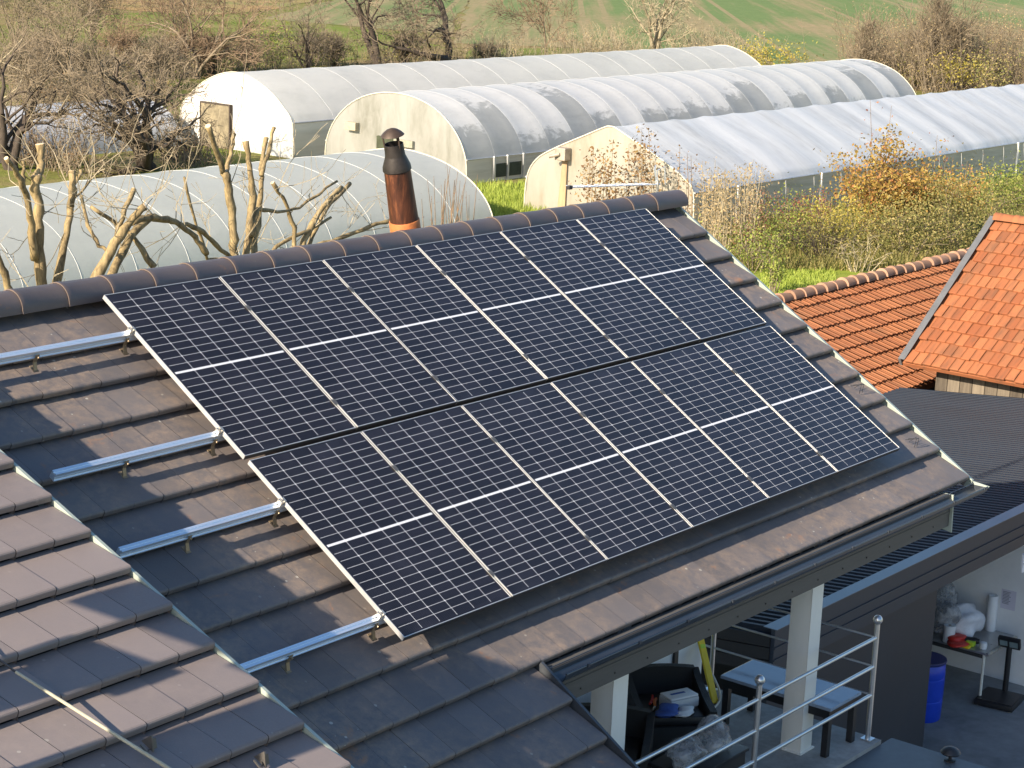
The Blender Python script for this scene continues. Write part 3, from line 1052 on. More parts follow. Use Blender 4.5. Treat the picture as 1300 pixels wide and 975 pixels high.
# mounting rails, hooks and clamps
M_HOOK = simple("bronze_hook", (0.30, 0.23, 0.15), 0.45, 0.5, 0.25, 20)
M_CLAMP = simple("dark_clamp", (0.10, 0.10, 0.10), 0.5, 0.3)
rails = [(0.372, -3.6, "topmost of the four aluminium rails, just below the ridge, running off the left edge"),
         (1.447, -1.464, "second aluminium rail down from the ridge, its cut end over the dark tiles"),
         (2.168, -1.445, "third aluminium rail down from the ridge, ending near the neighbour's verge"),
         (3.262, -1.62, "lowest aluminium rail, meeting the neighbour's verge, below the other three")]
for v, u0, lab in rails:
    t = thing("mounting_rail", lab, "mounting rail", rp(u0, v, H0), "aluminium mounting rails left of the panels", (TH, 0, 0))
    m = MB()
    Ln = 6.98 - u0
    z1 = -H0 - 0.036
    # profile with two grooves on the front face
    zb = z1 - 0.058
    pf = [(-0.022, zb), (-0.029, zb), (-0.029, zb + 0.007), (-0.022, zb + 0.009), (-0.022, zb + 0.026), (-0.015, zb + 0.028), (-0.015, zb + 0.034), (-0.022, zb + 0.036), (-0.022, z1), (-0.006, z1), (-0.006, z1 - 0.008), (0.006, z1 - 0.008), (0.006, z1), (0.022, z1), (0.022, zb)]
    m.prism([(0, a, b_) for a, b_ in pf], (Ln, 0, 0))
    m.build("rail_profile", M_ALU, t, local=True)
    for hk in [-1.70, -0.86, -0.05] + [0.75 + 0.8 * i for i in range(8)]:
        if hk < u0 + 0.1: continue
        x_ = hk - u0
        m = MB()
        m.box((x_ - 0.015, -0.036, zb - 0.03), (x_ + 0.015, -0.0295, z1 - 0.022))
        m.prism([(x_ - 0.015, -0.036, zb - 0.03), (x_ - 0.015, -0.072, 0.012), (x_ - 0.015, -0.064, 0.010), (x_ - 0.015, -0.028, zb - 0.032)], (0.030, 0, 0))
        m.box((x_ - 0.022, -0.085, 0.008), (x_ + 0.022, -0.02, 0.013))
        m.lathe([(0.008, 0), (0.008, 0.016), (0.005, 0.018)], (0, 0, 0), 6, Matrix.Translation((x_, -0.036, z1 - 0.036)) @ Matrix.Rotation(R(90), 4, 'X'))
        m.build("roof_hook", M_HOOK, t, local=True)
    m = MB()
    x_ = -0.022 - u0
    m.box((x_ - 0.016, -0.02, z1), (x_ + 0.012, 0.02, z1 + 0.034))
    m.box((x_ + 0.012, -0.02, z1 + 0.034), (x_ + 0.030, 0.02, z1 + 0.041))
    m.lathe([(0.007, 0), (0.007, 0.008)], (x_, 0, z1 + 0.034), 6)
    m.build("end_clamp", M_STEEL, t, local=True)
    for c_ in range(1, 6):
        m = MB()
        x_ = c_ * (PW + PG) - PG / 2 - u0
        m.box((x_ - 0.02, -0.025, z1 + 0.0362), (x_ + 0.02, 0.025, z1 + 0.0402))
        m.box((x_ - 0.006, -0.025, z1), (x_ + 0.006, 0.025, z1 + 0.0362))
        m.build("mid_clamp", M_CLAMP, t, local=True)

# ------------------------------------------------------------------ TV aerial behind the ridge
ay = 1.1
P0, P1 = at_y(723, 238, ay), at_y(838, 234, ay)
ae = thing("tv_aerial", "long horizontal tv aerial just behind the ridge near the right end", "aerial", (P1.x, ay, -0.9))
m = MB()
m.tube([P0, P1], 0.008, 6)
m.build("boom", M_ALU, ae)
m = MB()
m.tube([(P1.x - 0.05, ay, -0.95), (P1.x - 0.05, ay, P1.z + 0.05)], 0.016, 8)
m.build("mast", M_STEEL, ae)
for i in range(12):
    m = MB()
    c0 = P0.lerp(P1, 0.02 + i * 0.075)
    m.tube([c0 + Vector((0, -0.07, 0.012)), c0 + Vector((0, 0.07, 0.012))], 0.004, 5)
    m.build("element", M_ALU, ae)
m = MB()
for sgn in (-1, 1):
    c0 = P0.lerp(P1, 0.97)
    m.tube([c0 + Vector((0, 0, 0)), c0 + Vector((-0.05, sgn * 0.02, 0.16)), c0 + Vector((0.03, sgn * 0.06, 0.20)), c0 + Vector((0.06, sgn * 0.06, 0.0))], 0.006, 5)
m.build("reflector", M_ALU, ae)
m = MB()
m.bbox((P0.x - 0.03, ay - 0.02, P0.z - 0.02), (P0.x + 0.03, ay + 0.02, P0.z + 0.02), 0.006)
m.build("end_cap", M_BLACK, ae)

# ------------------------------------------------------------------ terrace railing
FZ = -4.26
rl = thing("terrace_railing", "grey steel railing with ball-topped posts along the terrace edge", "railing", (5.85, -3.42, FZ))
for (x_, y_) in ((5.86, -3.42), (3.88, -3.42), (1.9, -3.42), (5.86, -1.75)):
    m = MB()
    m.tube([(x_, y_, FZ), (x_, y_, -3.17)], 0.024, 12)
    m.box((x_ - 0.05, y_ - 0.05, FZ), (x_ + 0.05, y_ + 0.05, FZ + 0.008))
    po = m.build("post", M_RAIL, rl, smooth=True)
    m = MB()
    m.lathe([(0.0, -0.044), (0.024, -0.037), (0.039, -0.018), (0.044, 0), (0.039, 0.018), (0.024, 0.037), (0.0, 0.044)], (x_, y_, -3.135), 16)
    m.build("ball_finial", M_RAIL, po, smooth=True)
for z_ in (-3.30, -3.57, -3.84):
    m = MB()
    m.tube([(1.0, -3.42, z_), (5.86, -3.42, z_)], 0.017, 10)
    m.build("rail", M_RAIL, rl, smooth=True)
for z_ in (-3.30, -3.57, -3.84):
    m = MB()
    m.tube([(5.86, -3.42, z_), (5.86, -1.62, z_)], 0.011, 8)
    m.build("rail", M_RAIL, rl, smooth=True)

# ------------------------------------------------------------------ things on the terrace
tb = thing("coffee_table", "low black table with a pale glass top inside the railing corner", "table", (5.2, -3.0, FZ))
m = MB(); m.bbox((5.20, -3.38, -3.82), (5.75, -2.25, -3.79), 0.006); m.build("table_top", M_GLASSY, tb)
m = MB(); m.box((5.22, -3.36, -3.90), (5.73, -2.27, -3.823)); m.build("apron", M_BLACK, tb)
for (x_, y_) in ((5.25, -3.33), (5.70, -3.33), (5.25, -2.30), (5.70, -2.30)):
    m = MB(); m.bbox((x_ - 0.03, y_ - 0.03, FZ), (x_ + 0.03, y_ + 0.03, -3.90), 0.004); m.build("leg", M_BLACK, tb)


def armchair(loc, ang, label):
    t = thing("armchair", label, "armchair", loc, "black wicker armchairs on the terrace", (0, 0, ang))
    m = MB(); m.bbox((-0.33, -0.36, 0.03), (0.33, 0.31, 0.38), 0.02); m.build("base", M_WICKER, t, local=True, smooth=True)
    m = MB(); m.bbox((-0.25, -0.34, 0.382), (0.25, 0.22, 0.46), 0.03); m.build("seat", M_BLACK, t, local=True, smooth=True)
    m = MB()
    N_ = 8
    vs, fs = [], []
    for i in range(N_ + 1):
        x_ = -0.30 + 0.60 * i / N_
        bow = 0.05 * (1 - (x_ / 0.30) ** 2)
        for (yy, z_) in ((0.25, 0.36), (0.27 + bow, 0.665), (0.33 + bow, 0.67), (0.33, 0.36)):
            vs.append((x_, yy, z_))
    for i in range(N_):
        for j in range(4):
            fs.append((i * 4 + j, i * 4 + (j + 1) % 4, (i + 1) * 4 + (j + 1) % 4, (i + 1) * 4 + j))
    fs.append((0, 1, 2, 3)); fs.append(tuple(N_ * 4 + j for j in range(4)))
    m.add(vs, fs)
    m.build("backrest", M_WICKER, t, local=True, smooth=True)
    for sx in (-1, 1):
        m = MB()
        m.prism([(sx * 0.34, 0.30, 0.36), (sx * 0.34, 0.30, 0.66), (sx * 0.34, 0.12, 0.59), (sx * 0.34, -0.10, 0.54), (sx * 0.34, -0.36, 0.51), (sx * 0.34, -0.36, 0.36)], (-sx * 0.06, 0, 0))
        m.build("armrest", M_WICKER, t, local=True)
    for (x_, y_) in ((-0.3, -0.32), (0.3, -0.32), (-0.3, 0.3), (0.3, 0.3)):
        m = MB(); m.box((x_ - 0.025, y_ - 0.025, 0), (x_ + 0.025, y_ + 0.025, 0.035)); m.build("leg", M_BLACK, t, local=True)
    return t


armchair((4.36, -2.25, FZ), R(-42), "black wicker armchair with a white toolbox and tools on its seat")
armchair((3.25, -2.42, FZ), R(-60), "black wicker armchair nearest the left white post, seen from its side")

sz = FZ + 0.462
M3 = Matrix.Translation((4.36, -2.36, sz)) @ Matrix.Rotation(R(-20), 4, 'Z')
tbx = thing("toolbox", "pale grey tool case with a blue mark lying on the armchair seat", "tool case", (4.36, -2.36, sz))
m = MB(); m.bbox((-0.15, -0.09, 0.0), (0.15, 0.09, 0.09), 0.012, M3); m.build("case_body", M_GREYBOX, tbx, smooth=True)
m = MB(); m.bbox((-0.145, -0.085, 0.091), (0.145, 0.085, 0.112), 0.01, M3); lid = m.build("lid", M_WHITE_PLASTIC, tbx, smooth=True)
m = MB(); m.box((-0.09, -0.012, 0.1125), (0.06, 0.018, 0.1135), M3); m.build("blue_mark", M_BLUE_CLOTH, lid)


def crumple(name, c, rx, ry, rz, mat, label, cat, seed, ndiv=3, amp=0.35):
    bm = bmesh.new()
    bmesh.ops.create_icosphere(bm, subdivisions=ndiv, radius=1.0)
    rn = random.Random(seed)
    ph = [(rn.uniform(1, 6), rn.uniform(1, 6), rn.uniform(1, 6), rn.uniform(0, 6)) for _ in range(7)]
    zmin = 9
    for v in bm.verts:
        d_ = 1 + amp * sum(math.sin(a * v.co.x + b_ * v.co.y + c2 * v.co.z + p) for a, b_, c2, p in ph) / 4
        v.co = Vector((v.co.x * rx * d_, v.co.y * ry * d_, max(-0.6, v.co.z) * rz * d_))
        zmin = min(zmin, v.co.z)
    m = MB()
    bm.verts.index_update()
    m.add([v.co + Vector(c) - Vector((0, 0, zmin)) for v in bm.verts], [tuple(v.index for v in f.verts) for f in bm.faces])
    bm.free()
    return tag(m.build(name, mat, smooth='all'), label, cat)


crumple("cloth", (4.10, -2.42, sz), 0.12, 0.09, 0.05, M_BLUE_CLOTH, "crumpled blue cloth beside the tool case on the armchair", "cloth", 3)
crumple("white_rag", (4.22, -2.52, sz), 0.11, 0.06, 0.03, M_WHITE_PLASTIC, "white rag in front of the tool case on the armchair", "rag", 5)
pl = thing("pliers", "pliers with orange and red grips lying behind the tool case", "pliers", (4.24, -2.20, sz))
m = MB(); m.tube([(4.16, -2.25, sz + 0.02), (4.24, -2.19, sz + 0.025), (4.31, -2.16, sz + 0.02)], [0.012, 0.016, 0.012], 6); m.build("grip", M_ORANGE, pl)
m = MB(); m.tube([(4.17, -2.19, sz + 0.02), (4.25, -2.16, sz + 0.02), (4.34, -2.10, sz + 0.02)], [0.012, 0.016, 0.012], 6); m.build("grip", M_RED, pl)
m = MB(); m.tube([(4.14, -2.26, sz + 0.02), (4.07, -2.29, sz + 0.02)], [0.012, 0.004], 6); m.build("jaw", M_STEEL, pl)
bx = thing("crate", "low black crate with clear plastic bags on top, near the railing", "crate", (3.55, -3.05, FZ))
m = MB(); m.bbox((3.22, -3.26, FZ), (4.02, -2.86, FZ + 0.42), 0.015); m.build("crate_body", M_BLACK, bx, smooth=True)
m = MB(); m.bbox((3.20, -3.28, FZ + 0.421), (4.04, -2.84, FZ + 0.45), 0.008); m.build("lid", M_BLACK, bx, smooth=True)
crumple("plastic_bag", (3.42, -3.06, FZ + 0.452), 0.20, 0.15, 0.10, M_CLEAR, "crumpled clear plastic bag on the black crate", "plastic bag", 8)
crumple("plastic_bag", (3.80, -3.08, FZ + 0.452), 0.16, 0.13, 0.14, M_CLEAR, "bulging clear plastic bag at the right end of the black crate", "plastic bag", 12)

pb = at_z(908, 893, FZ)
pt = pb + (at_z(888, 806, -3.44) - pb)
lv = thing("spirit_level", "long yellow spirit level leaning against the white wall", "spirit level", pb)
pt = Vector((pb.x - 0.08, -1.63, FZ + 0.0))
ax = at_y(888, 806, -1.66)
dv_ = (ax - pb).normalized()
side = Vector((1, -0.3, 0)).cross(dv_).normalized()
w_ = dv_.cross(side).normalized()
m = MB()
Ml = Matrix((w_, side, dv_)).transposed().to_4x4()
Ml = Matrix.Translation(pb) @ Ml
Lg = (ax - pb).length
m.bbox((-0.035, -0.012, 0.0), (0.035, 0.012, Lg), 0.004, Ml)
m.build("beam", M_YELLOW, lv)
m = MB(); m.box((-0.028, -0.0145, Lg * 0.80), (0.028, 0.0145, Lg * 0.86), Ml); m.build("vial", M_GREEN, lv)
hp = [at_z(850, 878, FZ + 0.01), at_z(862, 880, FZ + 0.01), at_z(892, 876, FZ + 0.012), at_z(905, 900, FZ + 0.012), at_z(880, 904, FZ + 0.012), at_z(868, 898, FZ + 0.012)]
m = MB()
pth = [at_y(890, 812, -1.63), at_y(902, 850, -1.72), at_z(913, 876, FZ + 0.10), at_z(912, 892, FZ + 0.014), at_z(898, 904, FZ + 0.012), at_z(884, 902, FZ + 0.012), at_z(875, 893, FZ + 0.012), at_z(874, 876, FZ + 0.012), at_z(890, 878, FZ + 0.012), at_z(915, 874, FZ + 0.012)]
sm = []
for i in range(len(pth) - 1):
    p_1, p_2 = pth[i], pth[i + 1]
    p_0 = pth[max(0, i - 1)]; p_3 = pth[min(len(pth) - 1, i + 2)]
    for k in range(5):
        s_ = k / 5.0
        sm.append(0.5 * ((2 * p_1) + (p_2 - p_0) * s_ + (2 * p_0 - 5 * p_1 + 4 * p_2 - p_3) * s_ ** 2 + (3 * p_1 - p_0 - 3 * p_2 + p_3) * s_ ** 3))
m.tube(sm, 0.011, 7)
tag(m.build("hose", M_HOSE, smooth='all'), "white hose looped on the terrace floor by the yellow spirit level", "hose")
# small dark floodlight at the edge of the canopy slab
fl = thing("outdoor_lamp", "small dark dome lamp at the outer edge of the grey canopy slab", "lamp", (6.02, -4.15, -4.30))
m = MB(); m.lathe([(0.05, 0), (0.05, 0.015), (0.015, 0.02), (0.015, 0.07)], (6.02, -4.15, -4.30), 12); m.build("base", M_BLACK, fl)
m = MB(); m.lathe([(0.085, 0.07), (0.09, 0.08), (0.07, 0.11), (0.03, 0.13), (0, 0.133)], (6.02, -4.15, -4.30), 16); m.build("shade", M_BLACK, fl, smooth=True)

# ------------------------------------------------------------------ anthracite metal shed on the right
SX0, SX1, SY0, SY1 = 8.68, 22.5, -0.75, 4.9
zr = lambda y: -4.72 - 0.10 * (y - SY0)
shed = thing("metal_shed", "anthracite shed with a corrugated roof and an open bay beside the terrace", "shed", (14, 1.5, G))
m = MB()
PIT = 0.135
nr = int((SX1 - SX0) / PIT)
vs, fs = [], []
xs = []
for i in range(nr):
    x0_ = SX0 + i * PIT
    for (f_, h_) in ((0.0, 0.0), (0.42, 0.0), (0.52, 0.055), (0.90, 0.055)):
        xs.append((x0_ + f_ * PIT, h_))
xs.append((SX0 + nr * PIT, 0.0))
for (y_) in (SY0 + 0.02, SY1):
    for x_, h_ in xs:
        vs.append((x_, y_, zr(y_) + h_))
k = len(xs)
fs = [(i, i + 1, k + i + 1, k + i) for i in range(k - 1)]
m.add(vs, fs)


def m_sheet():
    t = NT("anthracite_corrugated")
    n = t.noise(t.vec((0.6, 0.2, 1)), 2.0, 5, 0.6)
    t.bsdf(t.ramp(n, [(0.3, (0.008, 0.013, 0.023)), (0.7, (0.014, 0.021, 0.035))]), t.math('ADD', 0.45, t.math('MULTIPLY', n, 0.2)), 0.0, 0.25)
    return t.m


m.build("roof", m_sheet(), shed)
m = MB()
m.box((SX0 - 0.01, SY0 - 0.05, zr(SY0) - 0.44), (SX1 + 0.3, SY0, zr(SY0) + 0.060))
m.box((SX0 - 0.01, SY0 - 0.065, zr(SY0) - 0.16), (SX1 + 0.3, SY0 - 0.052, zr(SY0) - 0.14))
m.box((SX0 - 0.01, SY0 - 0.065, zr(SY0) - 0.30), (SX1 + 0.3, SY0 - 0.052, zr(SY0) - 0.28))
fa = m.build("fascia", M_ANTH, shed)
m = MB()
m.box((SX0 - 0.012, SY0 - 0.07, zr(SY0) + 0.062), (SX1 + 0.3, SY0 + 0.10, zr(SY0) + 0.070))
m.build("edge_cap", simple("edge_cap_paint", (0.13, 0.145, 0.165), 0.35, 0.2, 0.1, 2), fa)
m = MB()
for j in range(3):
    z0_ = -0.44 + j * 0.147
    m.prism([(SX0 - 0.03, SY0, zr(SY0) + z0_ + 0.004), (SX0 - 0.03, SY0, zr(SY0) + z0_ + 0.14), (SX0 - 0.03, SY1, zr(SY1) + z0_ + 0.14), (SX0 - 0.03, SY1, zr(SY1) + z0_ + 0.004)], (0.028, 0, 0))
m.build("verge_board", M_BLACKBOARD, shed)
m = MB()
m.box((SX0 + 0.05, SY0 + 0.03, G), (12.75, SY0 + 0.13, zr(SY0) - 0.20))
m.box((SX0 + 0.05, SY0 + 0.13, G), (SX0 + 0.15, SY1, zr(SY1) - 0.3))
m.box((12.65, SY0 + 0.131, G), (12.75, SY1 - 0.1, zr(SY1) - 0.05))
m.build("wall", M_SHED_WALL, shed)
WX = 17.05
m = MB()
m.box((WX, SY0 + 0.02, G), (WX + 0.2, SY1, zr(SY1) - 0.03))
m.prism([(WX, SY0 + 0.02, zr(SY1) - 0.029), (WX, SY1, zr(SY1) - 0.029), (WX, SY0 + 0.02, zr(SY0) - 0.03)], (0.2, 0, 0))
m.box((12.76, SY1 - 0.12, G), (WX - 0.002, SY1, zr(SY1) - 0.03))
m.box((WX + 0.202, SY0 + 0.02, G), (SX1, SY0 + 0.2, zr(SY0) - 0.4))
m.build("inner_wall", M_WHITE_WALL, shed)
sw = thing("junction_box", "small white electrical box under the shed eave at the right edge", "electrical box", (15.1, -0.82, -5.3))
pw = at_y(1299, 714, -0.83)
m = MB(); m.bbox((pw.x - 0.06, -0.86, pw.z - 0.13), (pw.x + 0.22, -0.82, pw.z + 0.13), 0.01); m.build("box_body", M_WHITE_PLASTIC, sw)
m = MB(); m.tube([(pw.x - 0.03, -0.87, pw.z), (pw.x - 0.03, -0.855, pw.z)], 0.018, 10); m.build("socket", M_BLACK, sw)
m = MB(); m.box((pw.x + 0.02, -0.815, pw.z - 0.1), (pw.x + 0.2, -0.80, pw.z + 0.1)); m.build("bracket", M_WHITE_PLASTIC, sw)

# bay contents
bc = Vector((14.95, 0.38, G))
br = thing("drum", "blue plastic drum standing behind the end of the shed wall", "drum", bc)
m = MB(); m.lathe([(0.24, 0), (0.26, 0.03), (0.27, 0.3), (0.262, 0.31), (0.27, 0.33), (0.275, 0.62), (0.267, 0.63), (0.275, 0.65), (0.27, 0.80), (0.235, 0.85), (0.235, 0.87), (0.215, 0.87), (0.215, 0.83)], bc, 28); m.build("drum_body", M_BLUE, br, smooth=True)
m = MB(); m.lathe([(0.278, 0.84), (0.284, 0.86), (0.278, 0.88)], bc, 28); m.build("rim", simple("dark_blue_rim", (0.01, 0.02, 0.12), 0.4), br, smooth=True)

TZ = -7.14
wt = thing("work_table", "metal-topped work table with pale legs against the white bay wall", "table", (16.4, 0.8, G))
m = MB(); m.bbox((15.98, -0.02, TZ - 0.03), (16.98, 1.75, TZ), 0.006); m.build("table_top", M_TABLETOP, wt)
m = MB(); m.box((16.02, 0.03, TZ - 0.10), (16.94, 1.7, TZ - 0.031)); m.build("apron", simple("dark_apron", (0.06, 0.06, 0.06), 0.5), wt)
m = MB(); m.tube([(16.0, -0.03, TZ - 0.02), (16.96, -0.03, TZ - 0.02)], 0.03, 10); m.build("end_roller", M_STEEL, wt, smooth=True)
for (x_, y_) in ((16.03, 0.02), (16.90, 0.02), (16.03, 1.68), (16.90, 1.68)):
    m = MB(); m.tube([(x_, y_, G), (x_, y_, TZ - 0.03)], 0.022, 8); m.build("leg", M_LEG, wt, smooth=True)


def onT(px, py):
    p = at_z(px, py, TZ)
    return Vector((min(max(p.x, 16.05), 16.9), min(max(p.y, 0.06), 1.65), TZ + 0.001))


p = onT(1204, 814)
pr_ = thing("paper_roll", "white kitchen roll standing upright on the work table", "paper roll", p)
m = MB(); m.lathe([(0.085, 0), (0.085, 0.24), (0.022, 0.24), (0.022, 0.2)], p, 18); m.build("roll", M_WHITE_PLASTIC, pr_, smooth=True)
m = MB(); m.lathe([(0.022, 0), (0.022, 0.245), (0.018, 0.245)], p, 10); m.build("core", simple("card_core", (0.25, 0.17, 0.1), 0.8), pr_)
crumple("plastic_sack", onT(1222, 806), 0.30, 0.25, 0.26, simple("white_sack", (0.7, 0.71, 0.76), 0.35, 0, 0.15, 8, bump=0.5), "bulky white plastic sack at the back of the work table", "plastic sack", 21)
crumple("clear_sack", onT(1198, 806), 0.24, 0.22, 0.34, M_CLEAR, "tall clear plastic sack behind the white kitchen roll", "plastic sack", 25)
crumple("red_cloth", onT(1207, 822), 0.22, 0.14, 0.06, M_RED, "dark red cloth on the left of the work table", "cloth", 31)
p = onT(1212, 822) + Vector((-0.05, -0.05, 0))
m = MB(); m.bbox((p.x - 0.05, p.y - 0.13, p.z), (p.x + 0.05, p.y + 0.13, p.z + 0.035), 0.01)
tag(m.build("yellow_case", M_YELLOW, smooth=True), "flat yellow case lying in front of the red cloth", "case")
p = onT(1238, 819)
gd = thing("cordless_tool", "cordless tool in black and lime green on the work table", "power tool", p)
m = MB(); m.tube([p + Vector((-0.05, 0.22, 0.05)), p + Vector((0, 0.02, 0.06)), p + Vector((0.02, -0.05, 0.06))], [0.045, 0.05, 0.035], 10); m.build("housing", M_BLACK, gd, smooth=True)
m = MB(); m.bbox((p.x - 0.12, p.y - 0.02, p.z), (p.x - 0.02, p.y + 0.10, p.z + 0.07), 0.012); m.build("battery", M_GREEN, gd, smooth=True)
p = onT(1243, 822)
m = MB(); m.lathe([(0.05, 0), (0.055, 0.05), (0.05, 0.09), (0.03, 0.1)], p + Vector((0, -0.06, 0)), 12)
tag(m.build("small_pot", M_WHITE_PLASTIC, smooth=True), "small white pot beside the lime green tool", "pot")
p = onT(1255, 822)
m = MB(); m.lathe([(0.075, 0), (0.075, 0.52), (0.068, 0.53), (0.045, 0.53), (0.045, 0.40)], (16.93, 0.36, TZ + 0.001), 18)
tag(m.build("tall_tube", M_WHITE_PLASTIC, smooth=True), "tall white cardboard tube standing at the back right of the work table", "tube")
# notice on the bay wall
a_, c_ = at_x(1272, 747, WX - 0.006), at_x(1288, 776, WX - 0.006)
nt = thing("paper_notice", "sheet of lilac-white paper taped to the white bay wall", "notice", (WX - 0.004, (a_.y + c_.y) / 2, c_.z))
m = MB(); m.box((WX - 0.006, c_.y, c_.z), (WX - 0.003, a_.y, a_.z)); m.build("sheet", M_PAPER, nt)
m = MB()
for i in range(9):
    z_ = a_.z - (a_.z - c_.z) * (0.12 + 0.075 * i)
    m.box((WX - 0.0085, c_.y + (a_.y - c_.y) * (0.45 if i % 3 else 0.35), z_ - 0.006), (WX - 0.0065, a_.y - (a_.y - c_.y) * 0.1, z_ + 0.006))
m.build("text_lines", M_INK, nt)
# platform scale
sc = at_z(1268, 893, G)
ps = thing("platform_scale", "black platform scale with a display on a column, on the bay floor", "scale", (sc.x, sc.y, G))
Ms = Matrix.Translation(sc) @ Matrix.Rotation(R(8), 4, 'Z')
m = MB(); m.bbox((-0.30, -0.28, 0.02), (0.30, 0.28, 0.10), 0.02, Ms); m.build("platform", M_BLACK, ps, smooth=True)
m = MB(); m.bbox((-0.27, -0.25, 0.101), (0.27, 0.25, 0.112), 0.005, Ms); m.build("plate", simple("dark_plate", (0.035, 0.03, 0.03), 0.4), ps)
m = MB(); m.tube([Ms @ Vector((0.26, 0.0, 0.05)), Ms @ Vector((0.26, 0.0, 0.78))], 0.04, 10); m.build("column", M_BLACK, ps, smooth=True)
Md = Ms @ Matrix.Translation((0.24, 0, 0.84)) @ Matrix.Rotation(R(-24), 4, 'Y')
m = MB(); m.bbox((-0.035, -0.16, -0.085), (0.035, 0.16, 0.085), 0.015, Md); dd = m.build("display_head", M_BLACK, ps, smooth=True)
m = MB(); m.box((-0.038, 0.02, -0.04), (-0.0355, 0.13, 0.05), Md); m.box((-0.038, -0.13, -0.05), (-0.0355, -0.01, 0.05), Md); m.build("screen", M_SCREEN, dd)
for (x_, y_) in ((-0.25, -0.23), (0.25, -0.23), (-0.25, 0.23), (0.25, 0.23)):
    m = MB(); m.lathe([(0.03, 0), (0.03, 0.021)], Ms @ Vector((x_, y_, 0)), 8); m.build("foot", M_STEEL, ps)


# ------------------------------------------------------------------ orange tiled barns
def m_orange(name, a, b_, moss, streak=(3, 3, 3)):
    t = NT(name)
    isl = t.island()
    v = t.vec()
    n1 = t.noise(v, 0.9, 4, 0.6)
    n2 = t.noise(v, 9, 5, 0.7)
    c = t.mix(isl, a, b_)
    c = t.mix(t.math('MULTIPLY', n2, 0.4), c, [x_ * 0.7 for x_ in a])
    w = t.math('MULTIPLY', t.ramp(t.math('FRACT', t.math('MULTIPLY', isl, 7.31)), [(0.52, 0.0), (0.95, 1.0)]), t.ramp(n1, [(0.40, 0.0), (0.62, 1.0)]))
    c = t.mix(t.math('MULTIPLY', w, moss), c, (0.13, 0.075, 0.045))
    ns = t.noise(t.vec(streak), 1.0, 5, 0.65)
    c = t.mix(t.math('MULTIPLY', t.ramp(ns, [(0.52, 0.0), (0.68, 1.0)]), 0.55), c, (0.12, 0.065, 0.04))
    lich = t.ramp(n2, [(0.72, 0.0), (0.78, 0.6)])
    c = t.mix(lich, c, (0.50, 0.40, 0.28))
    t.bsdf(c, 0.8, 0, 0.25, bump=n2, bstr=0.15)
    return t.m


M_OR1 = m_orange("red_orange_tile", (0.26, 0.100, 0.047), (0.37, 0.150, 0.068), 0.55, (7, 1.2, 1.2))
M_OR2 = m_orange("orange_flat_tile", (0.27, 0.092, 0.040), (0.39, 0.15, 0.066), 0.5, (1.2, 7, 1.2))
M_CAP = m_orange("weathered_cap_tile", (0.26, 0.16, 0.11), (0.46, 0.27, 0.18), 0.6)


def m_planks(name, lo, hi):
    t = NT(name)
    sp = t.n("ShaderNodeSeparateXYZ")
    t.l(t.tc.outputs['Object'], sp.inputs[0])
    k = t.math('FRACT', t.math('MULTIPLY', sp.outputs[1], 4.2))
    gap = t.math('LESS_THAN', k, 0.06)
    n = t.noise(t.vec((6, 6, 0.5)), 2.5, 5, 0.65)
    cid = t.n("ShaderNodeTexWhiteNoise", noise_dimensions='1D')
    t.l(t.math('FLOOR', t.math('MULTIPLY', sp.outputs[1], 4.2)), cid.inputs['W'])
    f = t.math('ADD', t.math('MULTIPLY', n, 0.7), t.math('MULTIPLY', cid.outputs['Value'], 0.35))
    c = t.ramp(f, [(0.3, lo), (0.8, hi)])
    c = t.mix(gap, c, (0.02, 0.016, 0.012))
    t.bsdf(c, 0.8, 0, 0.2)
    return t.m


M_PLANK = m_planks("weathered_planks", (0.06, 0.05, 0.04), (0.22, 0.185, 0.14))

# long low barn: ridge along the house ridge's direction
b1 = thing("tiled_barn", "long barn with a red-orange pantile roof and barrel ridge tiles", "barn", (24, 8, G))
RY, RZ, EY, EZ = 8.0, -4.25, 5.0, -5.36
sl = math.hypot(RY - EY, RZ - EZ)
ds = Vector((0, (EY - RY) / sl, (EZ - RZ) / sl))
ns = Vector((0, -ds.z, ds.y)) if ds.y > 0 else Vector((0, ds.z, -ds.y))
if ns.z < 0: ns = -ns
m = MB()
rnd = random.Random(77)
ncr = 9
ch_ = sl / ncr
for c_ in range(ncr):
    v1 = (c_ + 1) * ch_
    x_ = 16.0 + rnd.uniform(0, 0.2)
    while x_ < 31.5:
        w = 0.205
        O = Vector((x_, RY, RZ)) + ds * (v1 + rnd.uniform(-0.012, 0.012))
        hh = rnd.uniform(-0.004, 0.006)
        prof_u = [(0.0, 0.022), (0.03, 0.032), (0.055, 0.022), (0.075, 0.004), (0.14, 0.004), (0.165, 0.022), (0.19, 0.012), (0.205, 0.012)]
        vs = []
        for (uu, h_) in prof_u:
            for (vv, hb) in ((-ch_ - 0.03, -0.030), (0, 0.014), (0.001, -0.022)):
                vs.append(O + Vector((uu, 0, 0)) + ds * vv + ns * (h_ + hb + hh))
        k = len(prof_u)
        m.add(vs, [(i * 3 + j, i * 3 + j + 1, i * 3 + j + 4, i * 3 + j + 3) for i in range(k - 1) for j in range(2)])
        x_ += w
m.build("roof", M_OR1, b1)
m = MB()
m.prism([(16, RY, RZ - 0.06), (16, EY + 0.05, EZ - 0.06), (16, EY + 0.05, EZ - 0.16), (16, RY, RZ - 0.25), (16, 2 * RY - EY, EZ - 0.1), (16, 2 * RY - EY, EZ)], (15.5, 0, 0))
m.build("roof_deck", M_OR1, b1)
m = MB()
m.box((16.2, EY + 0.25, G), (31.3, EY + 0.45, EZ - 0.05))
m.box((16.2, 2 * RY - EY - 0.4, G), (31.3, 2 * RY - EY - 0.2, EZ - 0.12))
